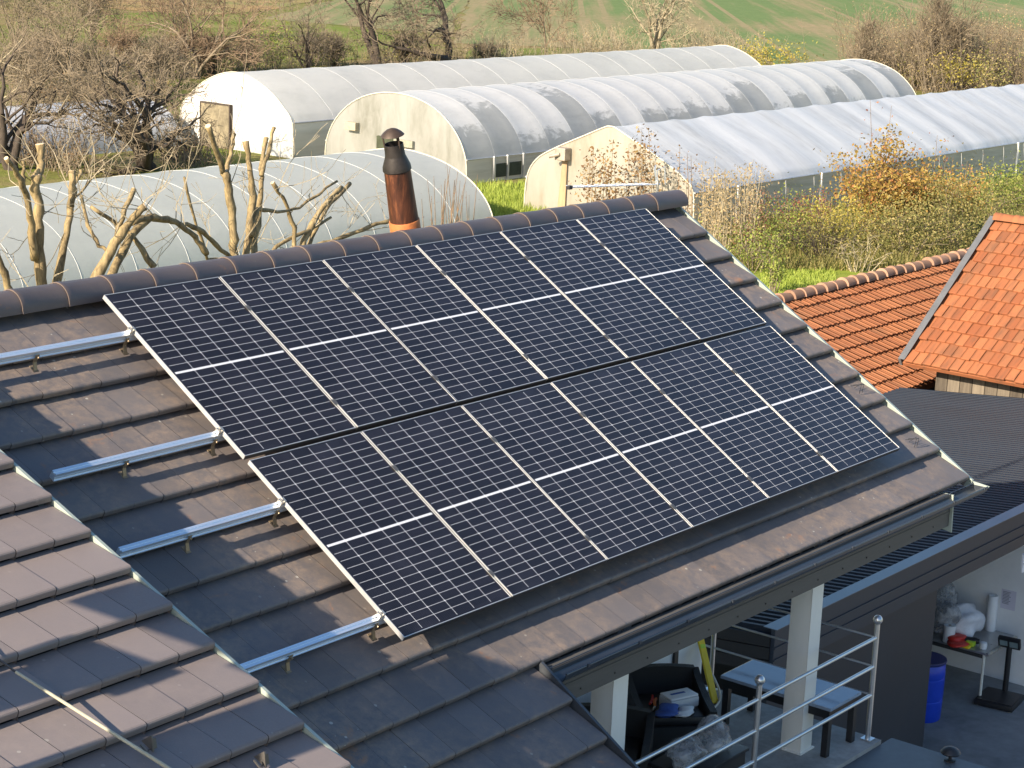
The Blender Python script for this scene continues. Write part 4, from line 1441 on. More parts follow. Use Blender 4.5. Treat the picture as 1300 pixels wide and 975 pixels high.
m.prism([(31.1, EY + 0.46, G), (31.1, 2 * RY - EY - 0.41, G), (31.1, 2 * RY - EY - 0.41, EZ), (31.1, RY, RZ - 0.26), (31.1, EY + 0.46, EZ)], (0.2, 0, 0))
m.build("wall", M_PLANK, b1)
m = MB()
x_ = 16.0
while x_ < 31.4:
    e_ = x_ + 0.46
    vs = []
    r0, r1 = rnd.uniform(0.145, 0.165), rnd.uniform(0.105, 0.118)
    dz = rnd.uniform(-0.012, 0.012)
    for (xx, rr) in ((x_, r0), (x_ + 0.02, r0), (e_, r1)):
        for q in range(11):
            a = math.pi * q / 10
            vs.append((xx, RY - rr * math.cos(a), RZ - 0.01 + dz + rr * math.sin(a)))
    fs = [(i * 11 + q, i * 11 + q + 1, (i + 1) * 11 + q + 1, (i + 1) * 11 + q) for i in range(2) for q in range(10)]
    fs.append(tuple(range(11)))
    m.add(vs, fs)
    x_ += 0.405
m.build("ridge_cap", M_CAP, b1, smooth=True)

# cross barn: slope faces the house
b2 = thing("cross_barn", "barn with a bright orange flat tiled slope and weathered plank wall", "barn", (25.5, 0, G))
EX, EZ2 = 22.62, -4.79
TX, TZ2 = 25.86, -2.54
VY = 5.02
sl2 = math.hypot(TX - EX, TZ2 - EZ2)
d2 = Vector(((EX - TX) / sl2, 0, (EZ2 - TZ2) / sl2))
n2_ = Vector((d2.z, 0, -d2.x)) if d2.z < 0 else d2
n2_ = Vector((-abs(d2.z), 0, abs(d2.x)))
m = MB()
ncr = 13
ch_ = sl2 / ncr
for c_ in range(ncr):
    v1 = (c_ + 1) * ch_
    y_ = VY - 0.06 - (0.085 if c_ % 2 else 0.0)
    while y_ > -7:
        w = 0.175
        O = Vector((TX, y_, TZ2)) + d2 * (v1 + rnd.uniform(-0.014, 0.014))
        hh = rnd.uniform(-0.004, 0.007)
        vs = []
        for (uu, h_) in ((0, 0), (0.012, 0.010), (0.03, 0.0), (0.09, 0.003), (0.15, 0.0), (w - 0.006, 0.006)):
            for (vv, hb) in ((-ch_ - 0.03, -0.028), (-0.02, 0.010), (0.0, 0.008), (0.001, -0.018)):
                vs.append(O + Vector((0, -uu, 0)) + d2 * vv + n2_ * (h_ + hb + hh))
        m.add(vs, [(i * 4 + j, i * 4 + j + 1, i * 4 + j + 5, i * 4 + j + 4) for i in range(5) for j in range(3)])
        y_ -= w
m.build("roof", M_OR2, b2)
m = MB()
A_, B_ = Vector((TX, VY - 0.02, TZ2)), Vector((EX, VY - 0.02, EZ2))
m.prism([A_ - n2_ * 0.05, B_ - n2_ * 0.05, B_ - n2_ * 0.12, Vector((TX, VY - 0.02, TZ2 - 0.25)), Vector((2 * TX - EX, VY - 0.02, EZ2 - 0.1)), Vector((2 * TX - EX, VY - 0.02, EZ2))], (0, -12, 0))
m.build("roof_deck", M_OR2, b2)
m = MB()
m.prism([A_ + Vector((0, 0.021, 0)) + n2_ * 0.04, B_ + Vector((0, 0.021, 0)) + n2_ * 0.04, B_ + Vector((0, 0.021, 0)) - n2_ * 0.12, A_ + Vector((0, 0.021, 0)) - n2_ * 0.12], (0, 0.05, 0))
m.prism([A_ + Vector((0, -0.055, 0)) + n2_ * 0.045, B_ + Vector((0, -0.055, 0)) + n2_ * 0.045, B_ + Vector((0, -0.055, 0)) + n2_ * 0.035, A_ + Vector((0, -0.055, 0)) + n2_ * 0.035], (0, 0.085, 0))
m.build("verge_flashing", simple("grey_verge_metal", (0.17, 0.175, 0.18), 0.45, 0.3, 0.2, 3), b2)
m = MB()
y_ = VY - 0.05
while y_ > -7:
    vs = []
    for (yy, rr) in ((y_, 0.13), (y_ - 0.44, 0.115)):
        for q in range(9):
            a = math.pi * q / 8
            vs.append((TX - rr * math.cos(a), yy, TZ2 - 0.02 + rr * math.sin(a)))
    m.add(vs, [(q, q + 1, 10 + q, 9 + q) for q in range(8)] + [tuple(range(9))])
    y_ -= 0.40
m.build("ridge_cap", M_OR2, b2, smooth=True)
m = MB()
m.box((EX + 0.42, -7, G), (EX + 0.52, VY - 0.50, EZ2 + 0.02))
m.prism([(EX + 0.53, VY - 0.50, G), (EX + 0.53, VY - 0.50, EZ2 + 0.05), (TX, VY - 0.50, TZ2 - 0.27), (2 * TX - EX - 0.5, VY - 0.50, EZ2 + 0.05), (2 * TX - EX - 0.5, VY - 0.50, G)], (0, -0.1, 0))
m.build("wall", M_PLANK, b2)

# ------------------------------------------------------------------ polytunnels
M_HOOP = simple("hoop_steel", (0.55, 0.56, 0.56), 0.4, 0.6, 0.15, 6)
M_FRAMEC = simple("cream_film_edge", (0.62, 0.58, 0.46), 0.6)
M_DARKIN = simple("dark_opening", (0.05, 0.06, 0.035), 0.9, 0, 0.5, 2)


def tunnel(name, label, x0, x1, yc, sec, hoop, mats, sag=0.03, base_h=0.0, skirt=None, hr=0.018, hoff=0.998, hmat=None, endclose=True, far_close=True):
    """sec: list of (dy, z above ground) from the near foot over the top to the far foot; skirt: index range of the near side wall"""
    t = thing(name, label, "polytunnel", (x0, yc, G))
    film, side, endm = mats
    # refine section with Catmull-Rom
    P = [Vector((a, b_)) for a, b_ in sec]
    fine = []
    for i in range(len(P) - 1):
        p0_, p1_, p2_, p3_ = P[max(0, i - 1)], P[i], P[i + 1], P[min(len(P) - 1, i + 2)]
        for k in range(4):
            s_ = k / 4
            fine.append((0.5 * ((2 * p1_) + (p2_ - p0_) * s_ + (2 * p0_ - 5 * p1_ + 4 * p2_ - p3_) * s_ ** 2 + (3 * p1_ - p0_ - 3 * p2_ + p3_) * s_ ** 3), i))
    fine.append((P[-1], len(P) - 2))
    nsec = skirt if skirt else 0
    roofpts = [p_ for p_, i in fine if i >= nsec and i < len(P) - 1 - nsec] + ([] if nsec == 0 else [P[len(P) - 1 - nsec]])
    if nsec == 0: roofpts = [p_ for p_, i in fine]
    nh = int(round((x1 - x0) / hoop))
    hp_ = (x1 - x0) / nh
    rn = random.Random(name + label)
    m = MB()
    sub = 5
    rows = []
    kk = len(roofpts)
    zmid = 0.8
    for i in range(nh * sub + 1):
        f_ = (i % sub) / sub
        sg = sag * math.sin(math.pi * f_) ** 0.8
        x_ = x0 + hp_ * i / sub
        amp = 0.75 + 0.5 * random.Random(i // sub).random()
        row = []
        for p_ in roofpts:
            s_ = 1 - sg * amp * (0.35 + 0.65 * min(1, max(0, p_.y - 0.3) / 2.0)) / 2.2
            row.append((x_, yc + p_.x * s_, G + p_.y * s_))
        rows.append(row)
    vs = [p_ for r_ in rows for p_ in r_]
    m.add(vs, [(i * kk + j, i * kk + j + 1, (i + 1) * kk + j + 1, (i + 1) * kk + j) for i in range(len(rows) - 1) for j in range(kk - 1)])
    m.build("cover", film, t, smooth='all')
    if nsec:
        for sgn in (0, 1):
            m = MB()
            pa = P[0] if sgn == 0 else P[-1]
            pb_ = P[nsec] if sgn == 0 else P[-1 - nsec]
            nv = 6
            rr_ = []
            for i in range(nh * 2 + 1):
                x_ = x0 + hp_ * i / 2
                for j in range(nv + 1):
                    q_ = pa.lerp(pb_, j / nv)
                    wob = 0.03 * math.sin(i * 1.7 + j) if 0 < j < nv else 0
                    rr_.append((x_, yc + q_.x * (0.995) + wob, G + q_.y))
            m.add(rr_, [(i * (nv + 1) + j, i * (nv + 1) + j + 1, (i + 1) * (nv + 1) + j + 1, (i + 1) * (nv + 1) + j) for i in range(nh * 2) for j in range(nv)])
            m.build("side_wall", side, t, smooth='all')
            m = MB()
            m.tube([(x0, yc + pb_.x * 1.012, G + pb_.y), (x1, yc + pb_.x * 1.012, G + pb_.y)], 0.035, 6)
            m.build("side_rail", M_HOOP, t)
    for i in range(nh + 1):
        x_ = x0 + hp_ * i
        m = MB()
        m.tube([(x_, yc + p_.x * hoff, G + p_.y * hoff) for p_, _ in fine], 0.026 if i in (0, nh) else hr, 5)
        m.build("hoop", (hmat or M_HOOP) if 0 < i < nh else M_FRAMEC, t, smooth='all')
    for xe, do in ((x0, endclose), (x1, far_close)):
        if not do: continue
        m = MB()
        # end sheet as a grid fan so it can ripple
        n_ = len(fine)
        rings = 7
        vs = []
        for j in range(rings + 1):
            s_ = j / rings
            for q, (p_, _) in enumerate(fine):
                zb = 0.0
                yy = p_.x
                zz = zb + (p_.y - zb) * s_
                rip = 0.02 * math.sin(q * 1.9) * math.sin(math.pi * s_)
                vs.append((xe + rip + (0.012 if xe == x0 else -0.012), yc + yy * 0.996, G + zz * 0.996))
        m.add(vs, [(j * n_ + q, j * n_ + q + 1, (j + 1) * n_ + q + 1, (j + 1) * n_ + q) for j in range(rings) for q in range(n_ - 1)])
        e = m.build("end_wall", endm, t, smooth='all')
        if xe == x0: first_end = e
    return t


FILM_A = m_film("grey_tunnel_film", (0.88, 0.88, 0.85), (0.60, 0.61, 0.59), 0.45, trans=0.48)
FILM_B = m_film("fogged_tunnel_film", (0.90, 0.91, 0.92), (0.40, 0.42, 0.42), 0.22, 0.70, trans=0.45, zref=3.1)
FILM_C = m_film("silvery_tunnel_film", (0.86, 0.90, 0.96), (0.54, 0.57, 0.61), 0.75, 0.0, trans=0.42, stretch=(1.6, 0.35, 0.35))
FILM_D = m_film("greenish_tunnel_film", (0.78, 0.80, 0.77), (0.62, 0.65, 0.63), 0.5, trans=0.5)
FILM_F = m_film("white_tunnel_film", (0.78, 0.80, 0.84), (0.62, 0.64, 0.68), 0.4, trans=0.4)
SIDE = m_film("clear_side_film", (0.66, 0.69, 0.67), (0.30, 0.33, 0.30), 0.7, trans=0.5, alpha=0.22, stretch=(0.15, 3, 3))
END_C = m_film("cream_end_film", (0.58, 0.55, 0.47), (0.40, 0.34, 0.24), 0.75, trans=0.45, stretch=(1, 1.6, 0.5))
END_W = m_film("white_end_film", (0.84, 0.83, 0.79), (0.75, 0.74, 0.70), 0.3, trans=0.3)
END_D = m_film("pale_end_film", (0.55, 0.55, 0.51), (0.30, 0.30, 0.25), 0.85, trans=0.5, stretch=(1, 1.6, 0.6))

HS = simple("film_over_hoop", (0.52, 0.53, 0.52), 0.5, 0, 0.08, 4)
tC = tunnel("polytunnel", "silvery straight-sided polytunnel at the right with a cream rust-streaked front", 48.0, 112.0, 29.52,
            [(-3.62, 0), (-3.55, 1.42), (-3.15, 1.86), (-2.3, 2.34), (-1.15, 2.86), (-0.25, 3.26), (0, 3.31), (0.25, 3.26), (1.15, 2.86), (2.3, 2.34), (3.15, 1.84), (3.55, 1.15), (3.62, 0)], 2.0, (FILM_C, SIDE, END_C), 0.035, skirt=1, hr=0.010, hoff=0.996, hmat=HS)
tB = tunnel("polytunnel", "round-topped polytunnel in the middle with dark fogged patches on its film", 51.0, 88.4, 42.0,
            [(-3.72, 0), (-3.66, 0.95), (-3.2, 1.85), (-2.3, 2.62), (-1.2, 3.05), (0, 3.19), (1.2, 3.05), (2.3, 2.62), (3.2, 1.85), (3.66, 0.95), (3.72, 0)], 1.75, (FILM_B, SIDE, END_D), 0.035, skirt=1, hr=0.010, hoff=0.9985, hmat=HS)
tA = tunnel("polytunnel", "long grey polytunnel farthest back with a bright white front and dark doorway", 51.0, 88.8, 50.9,
            [(-3.4, 0), (-3.3, 1.45), (-2.75, 2.1), (-2.0, 2.65), (-1.0, 3.08), (0, 3.25), (1.0, 3.08), (2.0, 2.65), (2.75, 2.1), (3.3, 1.45), (3.4, 0)], 2.5, (FILM_A, SIDE, END_W), 0.010, skirt=1, hr=0.006, hoff=1.0, hmat=HS)
tD = tunnel("polytunnel", "low greenish polytunnel directly behind the house ridge, nearest of all", 12.0, 43.0, 34.5,
            [(-4.1, 0), (-3.75, 0.85), (-3.0, 1.55), (-2.0, 2.0), (-1.0, 2.23), (0, 2.32), (1.0, 2.23), (2.0, 2.0), (3.0, 1.55), (3.75, 0.85), (4.1, 0)], 1.9, (FILM_D, SIDE, END_D), 0.006, hr=0.009, hoff=1.0005, hmat=HS)
tF = tunnel("polytunnel", "low white polytunnel at the far left behind the bare trees", 25.0, 50.0, 55.6,
            [(-2.6, 0), (-2.4, 0.8), (-1.7, 1.4), (-0.9, 1.7), (0, 1.8), (0.9, 1.7), (1.7, 1.4), (2.4, 0.8), (2.6, 0)], 2.0, (FILM_F, FILM_F, END_W), 0.01, hr=0.01, hoff=0.99, hmat=HS)
# posts along the near side of tunnel C
for i, px in enumerate((937, 1043, 1293)):
    top = at_y(px, {937: 238, 1043: 224, 1293: 180}[px], 25.88)
    m = MB(); m.tube([(top.x, 25.86, G), (top.x, 25.88, G + 1.46)], 0.04, 6); m.build("side_post", M_WHITE_PAINT, tC)
# fan box and rust streak on the front of tunnel C
pf = at_x(718, 195, 47.96)
m = MB(); m.bbox((47.62, pf.y - 0.22, pf.z - 0.22), (47.98, pf.y + 0.22, pf.z + 0.22), 0.03); m.tube([(47.60, pf.y, pf.z), (47.4, pf.y + 0.3, pf.z - 0.1)], 0.06, 8); m.build("fan_box", simple("dirty_metal", (0.38, 0.33, 0.27), 0.6, 0.3, 0.4, 5), tC)
m = MB()
m.prism([(47.93, pf.y - 0.10, pf.z - 0.2), (47.93, pf.y + 0.10, pf.z - 0.2), (47.93, pf.y + 0.24, G + 0.05), (47.93, pf.y - 0.10, G + 0.05)], (0.02, 0, 0))
m.build("rust_stain", simple("ochre_rust_stain", (0.38, 0.26, 0.15), 0.7, 0, 0.35, 2, stretch=(1, 3, 0.5)), tC)
# openings
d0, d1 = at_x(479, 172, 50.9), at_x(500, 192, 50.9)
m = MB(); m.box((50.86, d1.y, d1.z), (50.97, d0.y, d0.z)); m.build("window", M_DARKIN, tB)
d0, d1 = at_x(500, 176, 50.9), at_x(524, 188, 50.9)
m = MB(); m.box((50.86, d1.y, d1.z), (50.97, d0.y, d0.z)); m.build("window", simple("grey_pane", (0.30, 0.30, 0.24), 0.3), tB)
M_FLAP = simple("tan_flap", (0.40, 0.35, 0.25), 0.8)
d0, d1 = at_x(441, 154, 50.9), at_x(454, 166, 50.9)
m = MB(); m.bbox((50.75, d1.y, d1.z), (50.97, d0.y, d0.z), 0.02); m.build("vent_flap", M_FLAP, tB)
m = MB()
for px in (625, 642, 662):
    q = at_y(px, 225, 38.3)
    m.box((q.x - 0.05, 38.18, G), (q.x + 0.05, 38.26, G + 1.0))
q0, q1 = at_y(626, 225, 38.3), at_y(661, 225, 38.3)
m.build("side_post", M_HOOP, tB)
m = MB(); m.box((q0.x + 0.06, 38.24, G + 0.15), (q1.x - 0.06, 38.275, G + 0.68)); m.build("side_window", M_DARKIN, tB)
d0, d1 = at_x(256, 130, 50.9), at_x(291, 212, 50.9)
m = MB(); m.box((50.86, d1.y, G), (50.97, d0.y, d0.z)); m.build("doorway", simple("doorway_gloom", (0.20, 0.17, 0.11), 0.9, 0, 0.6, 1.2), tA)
m = MB(); m.prism([(50.84, d1.y - 0.06, G), (50.84, d1.y - 0.06, d0.z + 0.06), (50.84, d0.y + 0.06, d0.z + 0.06), (50.84, d0.y + 0.06, G), (50.84, d0.y, G), (50.84, d0.y, d0.z), (50.84, d1.y, d0.z), (50.84, d1.y, G)], (0.15, 0, 0)); m.build("door_frame", M_BARK_DARK, tA)

# ------------------------------------------------------------------ vegetation builders
def branch(mb, tw, p, d, L, r, depth, prm, rn):
    """limb of a few bent segments; children thinner; the last order goes to the twig mesh"""
    nseg = prm['seg'] if depth > 0 else 2
    pts, rs = [p.copy()], [r]
    for i in range(nseg):
        d = (d + Vector((rn.gauss(0, 1), rn.gauss(0, 1), rn.gauss(0, 1))) * prm['wob'] + Vector((0, 0, prm['up']))).normalized()
        p = p + d * (L / nseg)
        pts.append(p.copy())
        rs.append(max(prm['rmin'], r * (1 - (1 - prm['taper']) * (i + 1) / nseg)))
    (tw if r < prm['twig_r'] else mb).tube(pts, rs, 6 if r > 0.05 else (4 if r > 0.02 else 3), caps=False)
    if depth <= 0:
        return
    k = rn.randint(*prm['kids'])
    for j in range(k):
        f_ = rn.uniform(0.25, 1.0) if j else 1.0
        i = min(int(f_ * nseg), nseg - 1)
        q = pts[i].lerp(pts[i + 1], f_ * nseg - i) if f_ < 1 else pts[-1]
        dd = (pts[i + 1] - pts[i]).normalized()
        ax_ = dd.orthogonal().normalized()
        ax_ = Matrix.Rotation(rn.uniform(0, 2 * math.pi), 3, dd) @ ax_
        ang = R(rn.uniform(*prm['ang'])) * (0.5 if j == 0 else 1)
        nd = (Matrix.Rotation(ang, 3, ax_) @ dd)
        branch(mb, tw, q, nd, L * rn.uniform(*prm['lr']), max(prm['rmin'], rs[min(i + 1, nseg)] * (0.85 if j == 0 else rn.uniform(0.45, 0.7))), depth - 1, prm, rn)


PRM = dict(seg=3, wob=0.16, up=0.04, taper=0.6, rmin=0.006, twig_r=0.022, kids=(3, 5), ang=(25, 65), lr=(0.55, 0.8))


def bare_tree(label, loc, h, r, depth, seed, trunk_mat, twig_mat, stems=1, lean=(0, 0), spread=0.35, group=None, name="bare_tree", cat="tree", **kw):
    prm = dict(PRM); prm.update(kw)
    rn = random.Random(seed)
    t = thing(name, label, cat, (loc[0], loc[1], G), group)
    a, w = MB(), MB()
    for s_ in range(stems):
        d = Vector((lean[0] + rn.gauss(0, spread) * (stems > 1), lean[1] + rn.gauss(0, spread) * (stems > 1), 1)).normalized()
        branch(a, w, Vector((loc[0] + rn.gauss(0, 0.15) * (stems > 1), loc[1] + rn.gauss(0, 0.15) * (stems > 1), G - 0.05)), d, h * prm.get('l0', 0.36), r, depth, prm, rn)
    if a.v: a.build("trunk", trunk_mat, t, smooth='all')
    if w.v: w.build("crown", twig_mat, t)
    return t


def leaf_quad(mb, c, s_, rn, droop=0.0):
    n_ = Vector((rn.gauss(0, 1), rn.gauss(0, 1), rn.gauss(0, 1) + 0.3)).normalized()
    a = n_.orthogonal().normalized()
    a = Matrix.Rotation(rn.uniform(0, 6.28), 3, n_) @ a
    b_ = n_.cross(a)
    l_ = s_ * rn.uniform(0.6, 1.25)
    w_ = l_ * rn.uniform(0.4, 0.7)
    mb.add([c - a * l_ * 0.5, c + b_ * w_ * 0.5, c + a * l_ * 0.5, c - b_ * w_ * 0.5], [(0, 1, 2, 3)])


def bush(label, loc, rx, ry, h, nleaf, ls, leaf_mat, twig_mat, seed, nstem=9, name="bush", cat="bush", group=None, z0=0.12, clump=0.22, lo=0.75):
    rn = random.Random(seed)
    t = thing(name, label, cat, (loc[0], loc[1], G), group)
    st, fo = MB(), MB()
    tips = []
    for s_ in range(nstem):
        a = rn.uniform(0, 6.283); q = math.sqrt(rn.random())
        base = Vector((loc[0] + math.cos(a) * q * rx * 0.35, loc[1] + math.sin(a) * q * ry * 0.35, G - 0.02))
        tip = Vector((loc[0] + math.cos(a) * q * rx, loc[1] + math.sin(a) * q * ry, G + h * (1 - 0.45 * q * q) * rn.uniform(lo, 1.08)))
        m1 = base.lerp(tip, 0.5) + Vector((rn.gauss(0, 0.1 * rx), rn.gauss(0, 0.1 * ry), 0.08 * h))
        st.tube([base, base.lerp(m1, 0.5), m1, m1.lerp(tip, 0.55), tip], [0.022, 0.018, 0.014, 0.010, 0.005], 4, caps=False)
        for k in range(5):
            f_ = rn.uniform(0.3, 1.0)
            p_ = (base.lerp(m1, f_ * 2) if f_ < 0.5 else m1.lerp(tip, f_ * 2 - 1))
            e_ = p_ + Vector((rn.gauss(0, 1) * rx * 0.28, rn.gauss(0, 1) * ry * 0.28, rn.uniform(0.02, 0.24) * h))
            st.tube([p_, p_.lerp(e_, 0.5) + Vector((0, 0, 0.03)), e_], [0.008, 0.006, 0.004], 3, caps=False)
            tips += [e_, p_.lerp(e_, 0.6)]
        tips += [tip, m1.lerp(tip, 0.5)]
    cl = clump * min(rx, ry, h) * 1.5
    for i in range(nleaf):
        c0 = rn.choice(tips)
        c = c0 + Vector((rn.gauss(0, cl), rn.gauss(0, cl), rn.gauss(0, cl * 0.9)))
        if c.z < G + z0 * h * 0.5: c.z = G + rn.uniform(0.02, 0.25) * h
        leaf_quad(fo, c, ls, rn)
    st.build("stem", twig_mat, t)
    if nleaf: fo.build("foliage", leaf_mat, t)
    return t


LF_ORANGE = m_leaf("autumn_orange_leaves", [(0.13, 0.12, 0.03), (0.34, 0.22, 0.05), (0.40, 0.30, 0.08), (0.38, 0.16, 0.06)])
LF_AUTUMN = m_leaf("mixed_autumn_leaves", [(0.10, 0.10, 0.03), (0.28, 0.23, 0.06), (0.46, 0.30, 0.07), (0.40, 0.20, 0.08)])
LF_YELLOW = m_leaf("yellowing_leaves", [(0.13, 0.15, 0.03), (0.38, 0.33, 0.06), (0.52, 0.42, 0.09)])
LF_OLIVE = m_leaf("olive_leaves", [(0.07, 0.09, 0.025), (0.22, 0.215, 0.065), (0.40, 0.32, 0.13)])
LF_GREEN = m_leaf("green_leaves", [(0.06, 0.10, 0.02), (0.19, 0.24, 0.045), (0.36, 0.38, 0.09)])
LF_BROWN = m_leaf("dry_brown_leaves", [(0.10, 0.055, 0.03), (0.26, 0.15, 0.07), (0.40, 0.28, 0.12)])
LF_RED = m_leaf("rusty_red_leaves", [(0.14, 0.05, 0.03), (0.30, 0.10, 0.06), (0.34, 0.18, 0.11)])
LF_DRY = m_leaf("dry_seed_heads", [(0.22, 0.16, 0.09), (0.38, 0.29, 0.16), (0.50, 0.38, 0.20)])


# ------------------------------------------------------------------ pollarded trees right behind the ridge
def pruned(label, root, trunk_px, limbs, y, seed, twigs=26):
    """limbs: (polyline in picture points, radius start, radius end, depth offset) -> real limbs at distance y (+offset)"""
    rn = random.Random(seed)
    base = at_y(trunk_px[0], trunk_px[1], y)
    t = thing("pruned_tree", label, "tree", (base.x, y, G), "hard pruned trees behind the ridge")
    tr, tw, cut = MB(), MB(), MB()
    tr.tube([(base.x, y, G), (base.x + 0.05, y, G + 3), (base.x, y, base.z - 0.5), base], [0.22, 0.17, 0.13, 0.09], 10)
    allp = []
    for pts, r0, r1, dy in limbs:
        n_ = len(pts)
        W3 = [at_y(px, py, y + dy * i / max(1, n_ - 1)) for i, (px, py) in enumerate(pts)]
        out = []
        for i in range(n_ - 1):
            for k in range(4):
                q = W3[i].lerp(W3[i + 1], k / 4)
                out.append(q + Vector((rn.gauss(0, 0.010), rn.gauss(0, 0.01), rn.gauss(0, 0.008))))
        out.append(W3[-1])
        rr = [r0 + (r1 - r0) * i / (len(out) - 1) for i in range(len(out))]
        rr = [x_ * 0.76 * rn.uniform(0.84, 1.18) for x_ in rr]
        if r1 > 0.03: rr[-1] *= 1.22; rr[-2] *= 1.15
        tr.tube(out, rr, 8)
        if r1 > 0.03:
            dd = (out[-1] - out[-2]).normalized()
            cut.tube([out[-1], out[-1] + dd * 0.006], [rr[-1] * 0.93, rr[-1] * 0.90], 8)
        allp += [(out[i], (out[i + 1] - out[i]).normalized(), rr[i]) for i in range(1, len(out) - 1)]
    prm = dict(PRM, rmin=0.0035, twig_r=9, kids=(1, 3), wob=0.16, seg=3, up=0.06, lr=(0.45, 0.75))
    for i in range(twigs):
        p_, d_, r_ = rn.choice(allp)
        nd = (Vector((rn.gauss(0, 1), rn.gauss(0, 0.7), rn.gauss(0.5, 0.8)))).normalized()
        branch(tw, tw, p_, nd, rn.uniform(0.3, 0.8), 0.008, 2, prm, rn)
    k_ = tr.build("trunk", M_BARK_PRUNED, t, smooth='all')
    if cut.v: cut.build("cut_face", M_CUT, k_)
    tw.build("twig", M_TWIG_PALE, t)
    return t


pruned("pruned tree at the left edge with two tall sawn upright limbs", None, (52, 385), [
    ([(54, 392), (52, 340), (49, 290), (46, 245), (46, 222)], 0.095, 0.070, 0.0),
    ([(46, 226), (53, 208), (51, 183)], 0.072, 0.055, 0.1),
    ([(44, 330), (40, 285), (34, 248), (24, 222), (8, 201)], 0.065, 0.035, -0.4),
    ([(31, 238), (30, 214), (29, 204)], 0.03, 0.022, 0.0),
    ([(66, 388), (82, 310), (90, 262), (91, 218)], 0.07, 0.042, 0.3),
    ([(91, 262), (96, 236), (102, 215)], 0.04, 0.03, 0.0),
    ([(92, 256), (112, 232), (128, 214)], 0.022, 0.010, 0.3),
    ([(18, 380), (4, 345), (-6, 318)], 0.07, 0.05, 0.0)], 8.0, 5, 20)
pruned("dark slanting pruned tree between the left edge tree and the bright forked one", None, (120, 372), [
    ([(112, 376), (140, 318), (165, 282), (184, 262)], 0.085, 0.05, -0.3),
    ([(130, 374), (165, 300), (190, 276)], 0.075, 0.05, 0.3),
    ([(140, 330), (150, 290), (170, 240)], 0.05, 0.035, 0.2),
    ([(165, 282), (196, 275), (225, 282), (248, 300), (262, 322)], 0.05, 0.045, 0.2),
    ([(196, 340), (165, 296), (115, 262)], 0.055, 0.030, 0.5),
    ([(146, 322), (126, 312), (111, 285), (103, 248)], 0.035, 0.025, 0.4)], 7.2, 6, 16)
pruned("bright forked pruned tree with four tall sawn limbs left of the rusty flue", None, (302, 345), [
    ([(298, 350), (297, 312), (295, 275), (290, 240), (284, 218)], 0.085, 0.065, 0.0),
    ([(285, 222), (274, 190), (264, 160)], 0.052, 0.042, -0.2),
    ([(286, 222), (292, 196), (297, 170)], 0.050, 0.038, 0.2),
    ([(308, 350), (316, 300), (322, 250), (316, 210), (312, 180)], 0.075, 0.045, 0.3),
    ([(318, 345), (325, 300), (331, 250), (332, 215), (338, 175)], 0.065, 0.036, 0.6),
    ([(332, 222), (340, 190), (348, 162)], 0.040, 0.032, 0.2),
    ([(302, 335), (275, 310), (252, 290), (222, 282), (172, 276)], 0.05, 0.035, -0.6),
    ([(296, 330), (264, 330), (250, 290), (234, 225)], 0.038, 0.022, -0.3),
    ([(320, 300), (328, 266), (352, 269), (380, 264), (428, 230)], 0.045, 0.022, 0.6)], 8.6, 7, 22)
pruned("low spreading pruned tree just left of the rusty flue", None, (374, 340), [
    ([(376, 344), (386, 306), (410, 262), (434, 238)], 0.065, 0.045, 0.3),
    ([(384, 340), (396, 300), (420, 258), (444, 233)], 0.05, 0.035, 0.6),
    ([(372, 340), (374, 290), (362, 256), (346, 232)], 0.05, 0.032, 0.0),
    ([(370, 340), (400, 312), (440, 300), (470, 286), (496, 280)], 0.052, 0.034, -0.3),
    ([(340, 345), (350, 312), (392, 292), (420, 276)], 0.05, 0.03, 0.2)], 9.2, 8, 20)

# ------------------------------------------------------------------ bare trees and shrubs beyond
def gp(px, py):
    p_ = at_z(px, py, G)
    return (p_.x, p_.y)


GRP_BT = "bare trees beyond the tunnels"
bare_tree("big dark bare tree with a dense twiggy crown before the white tunnel front", gp(187, 214), 7.0, 0.26, 5, 11, M_BARK_DARK, M_TWIG, stems=5, spread=0.5, l0=0.33, kids=(3, 4), wob=0.24, up=0.0, twig_r=0.03, rmin=0.0085)
bare_tree("bare apple tree cut off by the left edge above the white tunnel", gp(12, 215), 6.6, 0.20, 5, 12, M_BARK_DARK, M_TWIG, stems=3, spread=0.45, l0=0.34, kids=(3, 4), wob=0.24, twig_r=0.03, rmin=0.0075)
bare_tree("pale leaning bare tree behind the left edge tree", gp(-25, 185), 7.0, 0.14, 4, 13, M_TWIG_PALE, M_TWIG, stems=2, lean=(0.3, 0.0), l0=0.36, kids=(3, 4), rmin=0.0075)
bare_tree("tall drooping bare tree cut off by the top edge, left of the pair", gp(478, 86), 9.5, 0.24, 5, 21, M_BARK_DARK, M_TWIG, stems=2, spread=0.22, l0=0.38, kids=(3, 5), wob=0.26, up=-0.03, twig_r=0.05, rmin=0.012, group=GRP_BT)
bare_tree("tall crooked dark bare tree at the top edge above the long grey tunnel", gp(562, 84), 10.5, 0.30, 5, 22, M_BARK_DARK, M_TWIG, stems=2, spread=0.30, l0=0.34, kids=(3, 5), wob=0.30, up=-0.02, twig_r=0.05, rmin=0.012, group=GRP_BT)
bare_tree("small slim bare tree at the edge of the green crop field", gp(692, 80), 6.2, 0.09, 4, 23, M_TWIG, M_TWIG_RED, l0=0.42, kids=(4, 6), twig_r=0.04, rmin=0.011, group=GRP_BT)
bare_tree("pale sunlit bare tree with forked stems at the field edge", gp(832, 72), 8.0, 0.17, 4, 24, M_TWIG_PALE, M_TWIG_PALE, stems=4, spread=0.34, l0=0.36, kids=(3, 5), twig_r=0.05, rmin=0.012, group=GRP_BT)

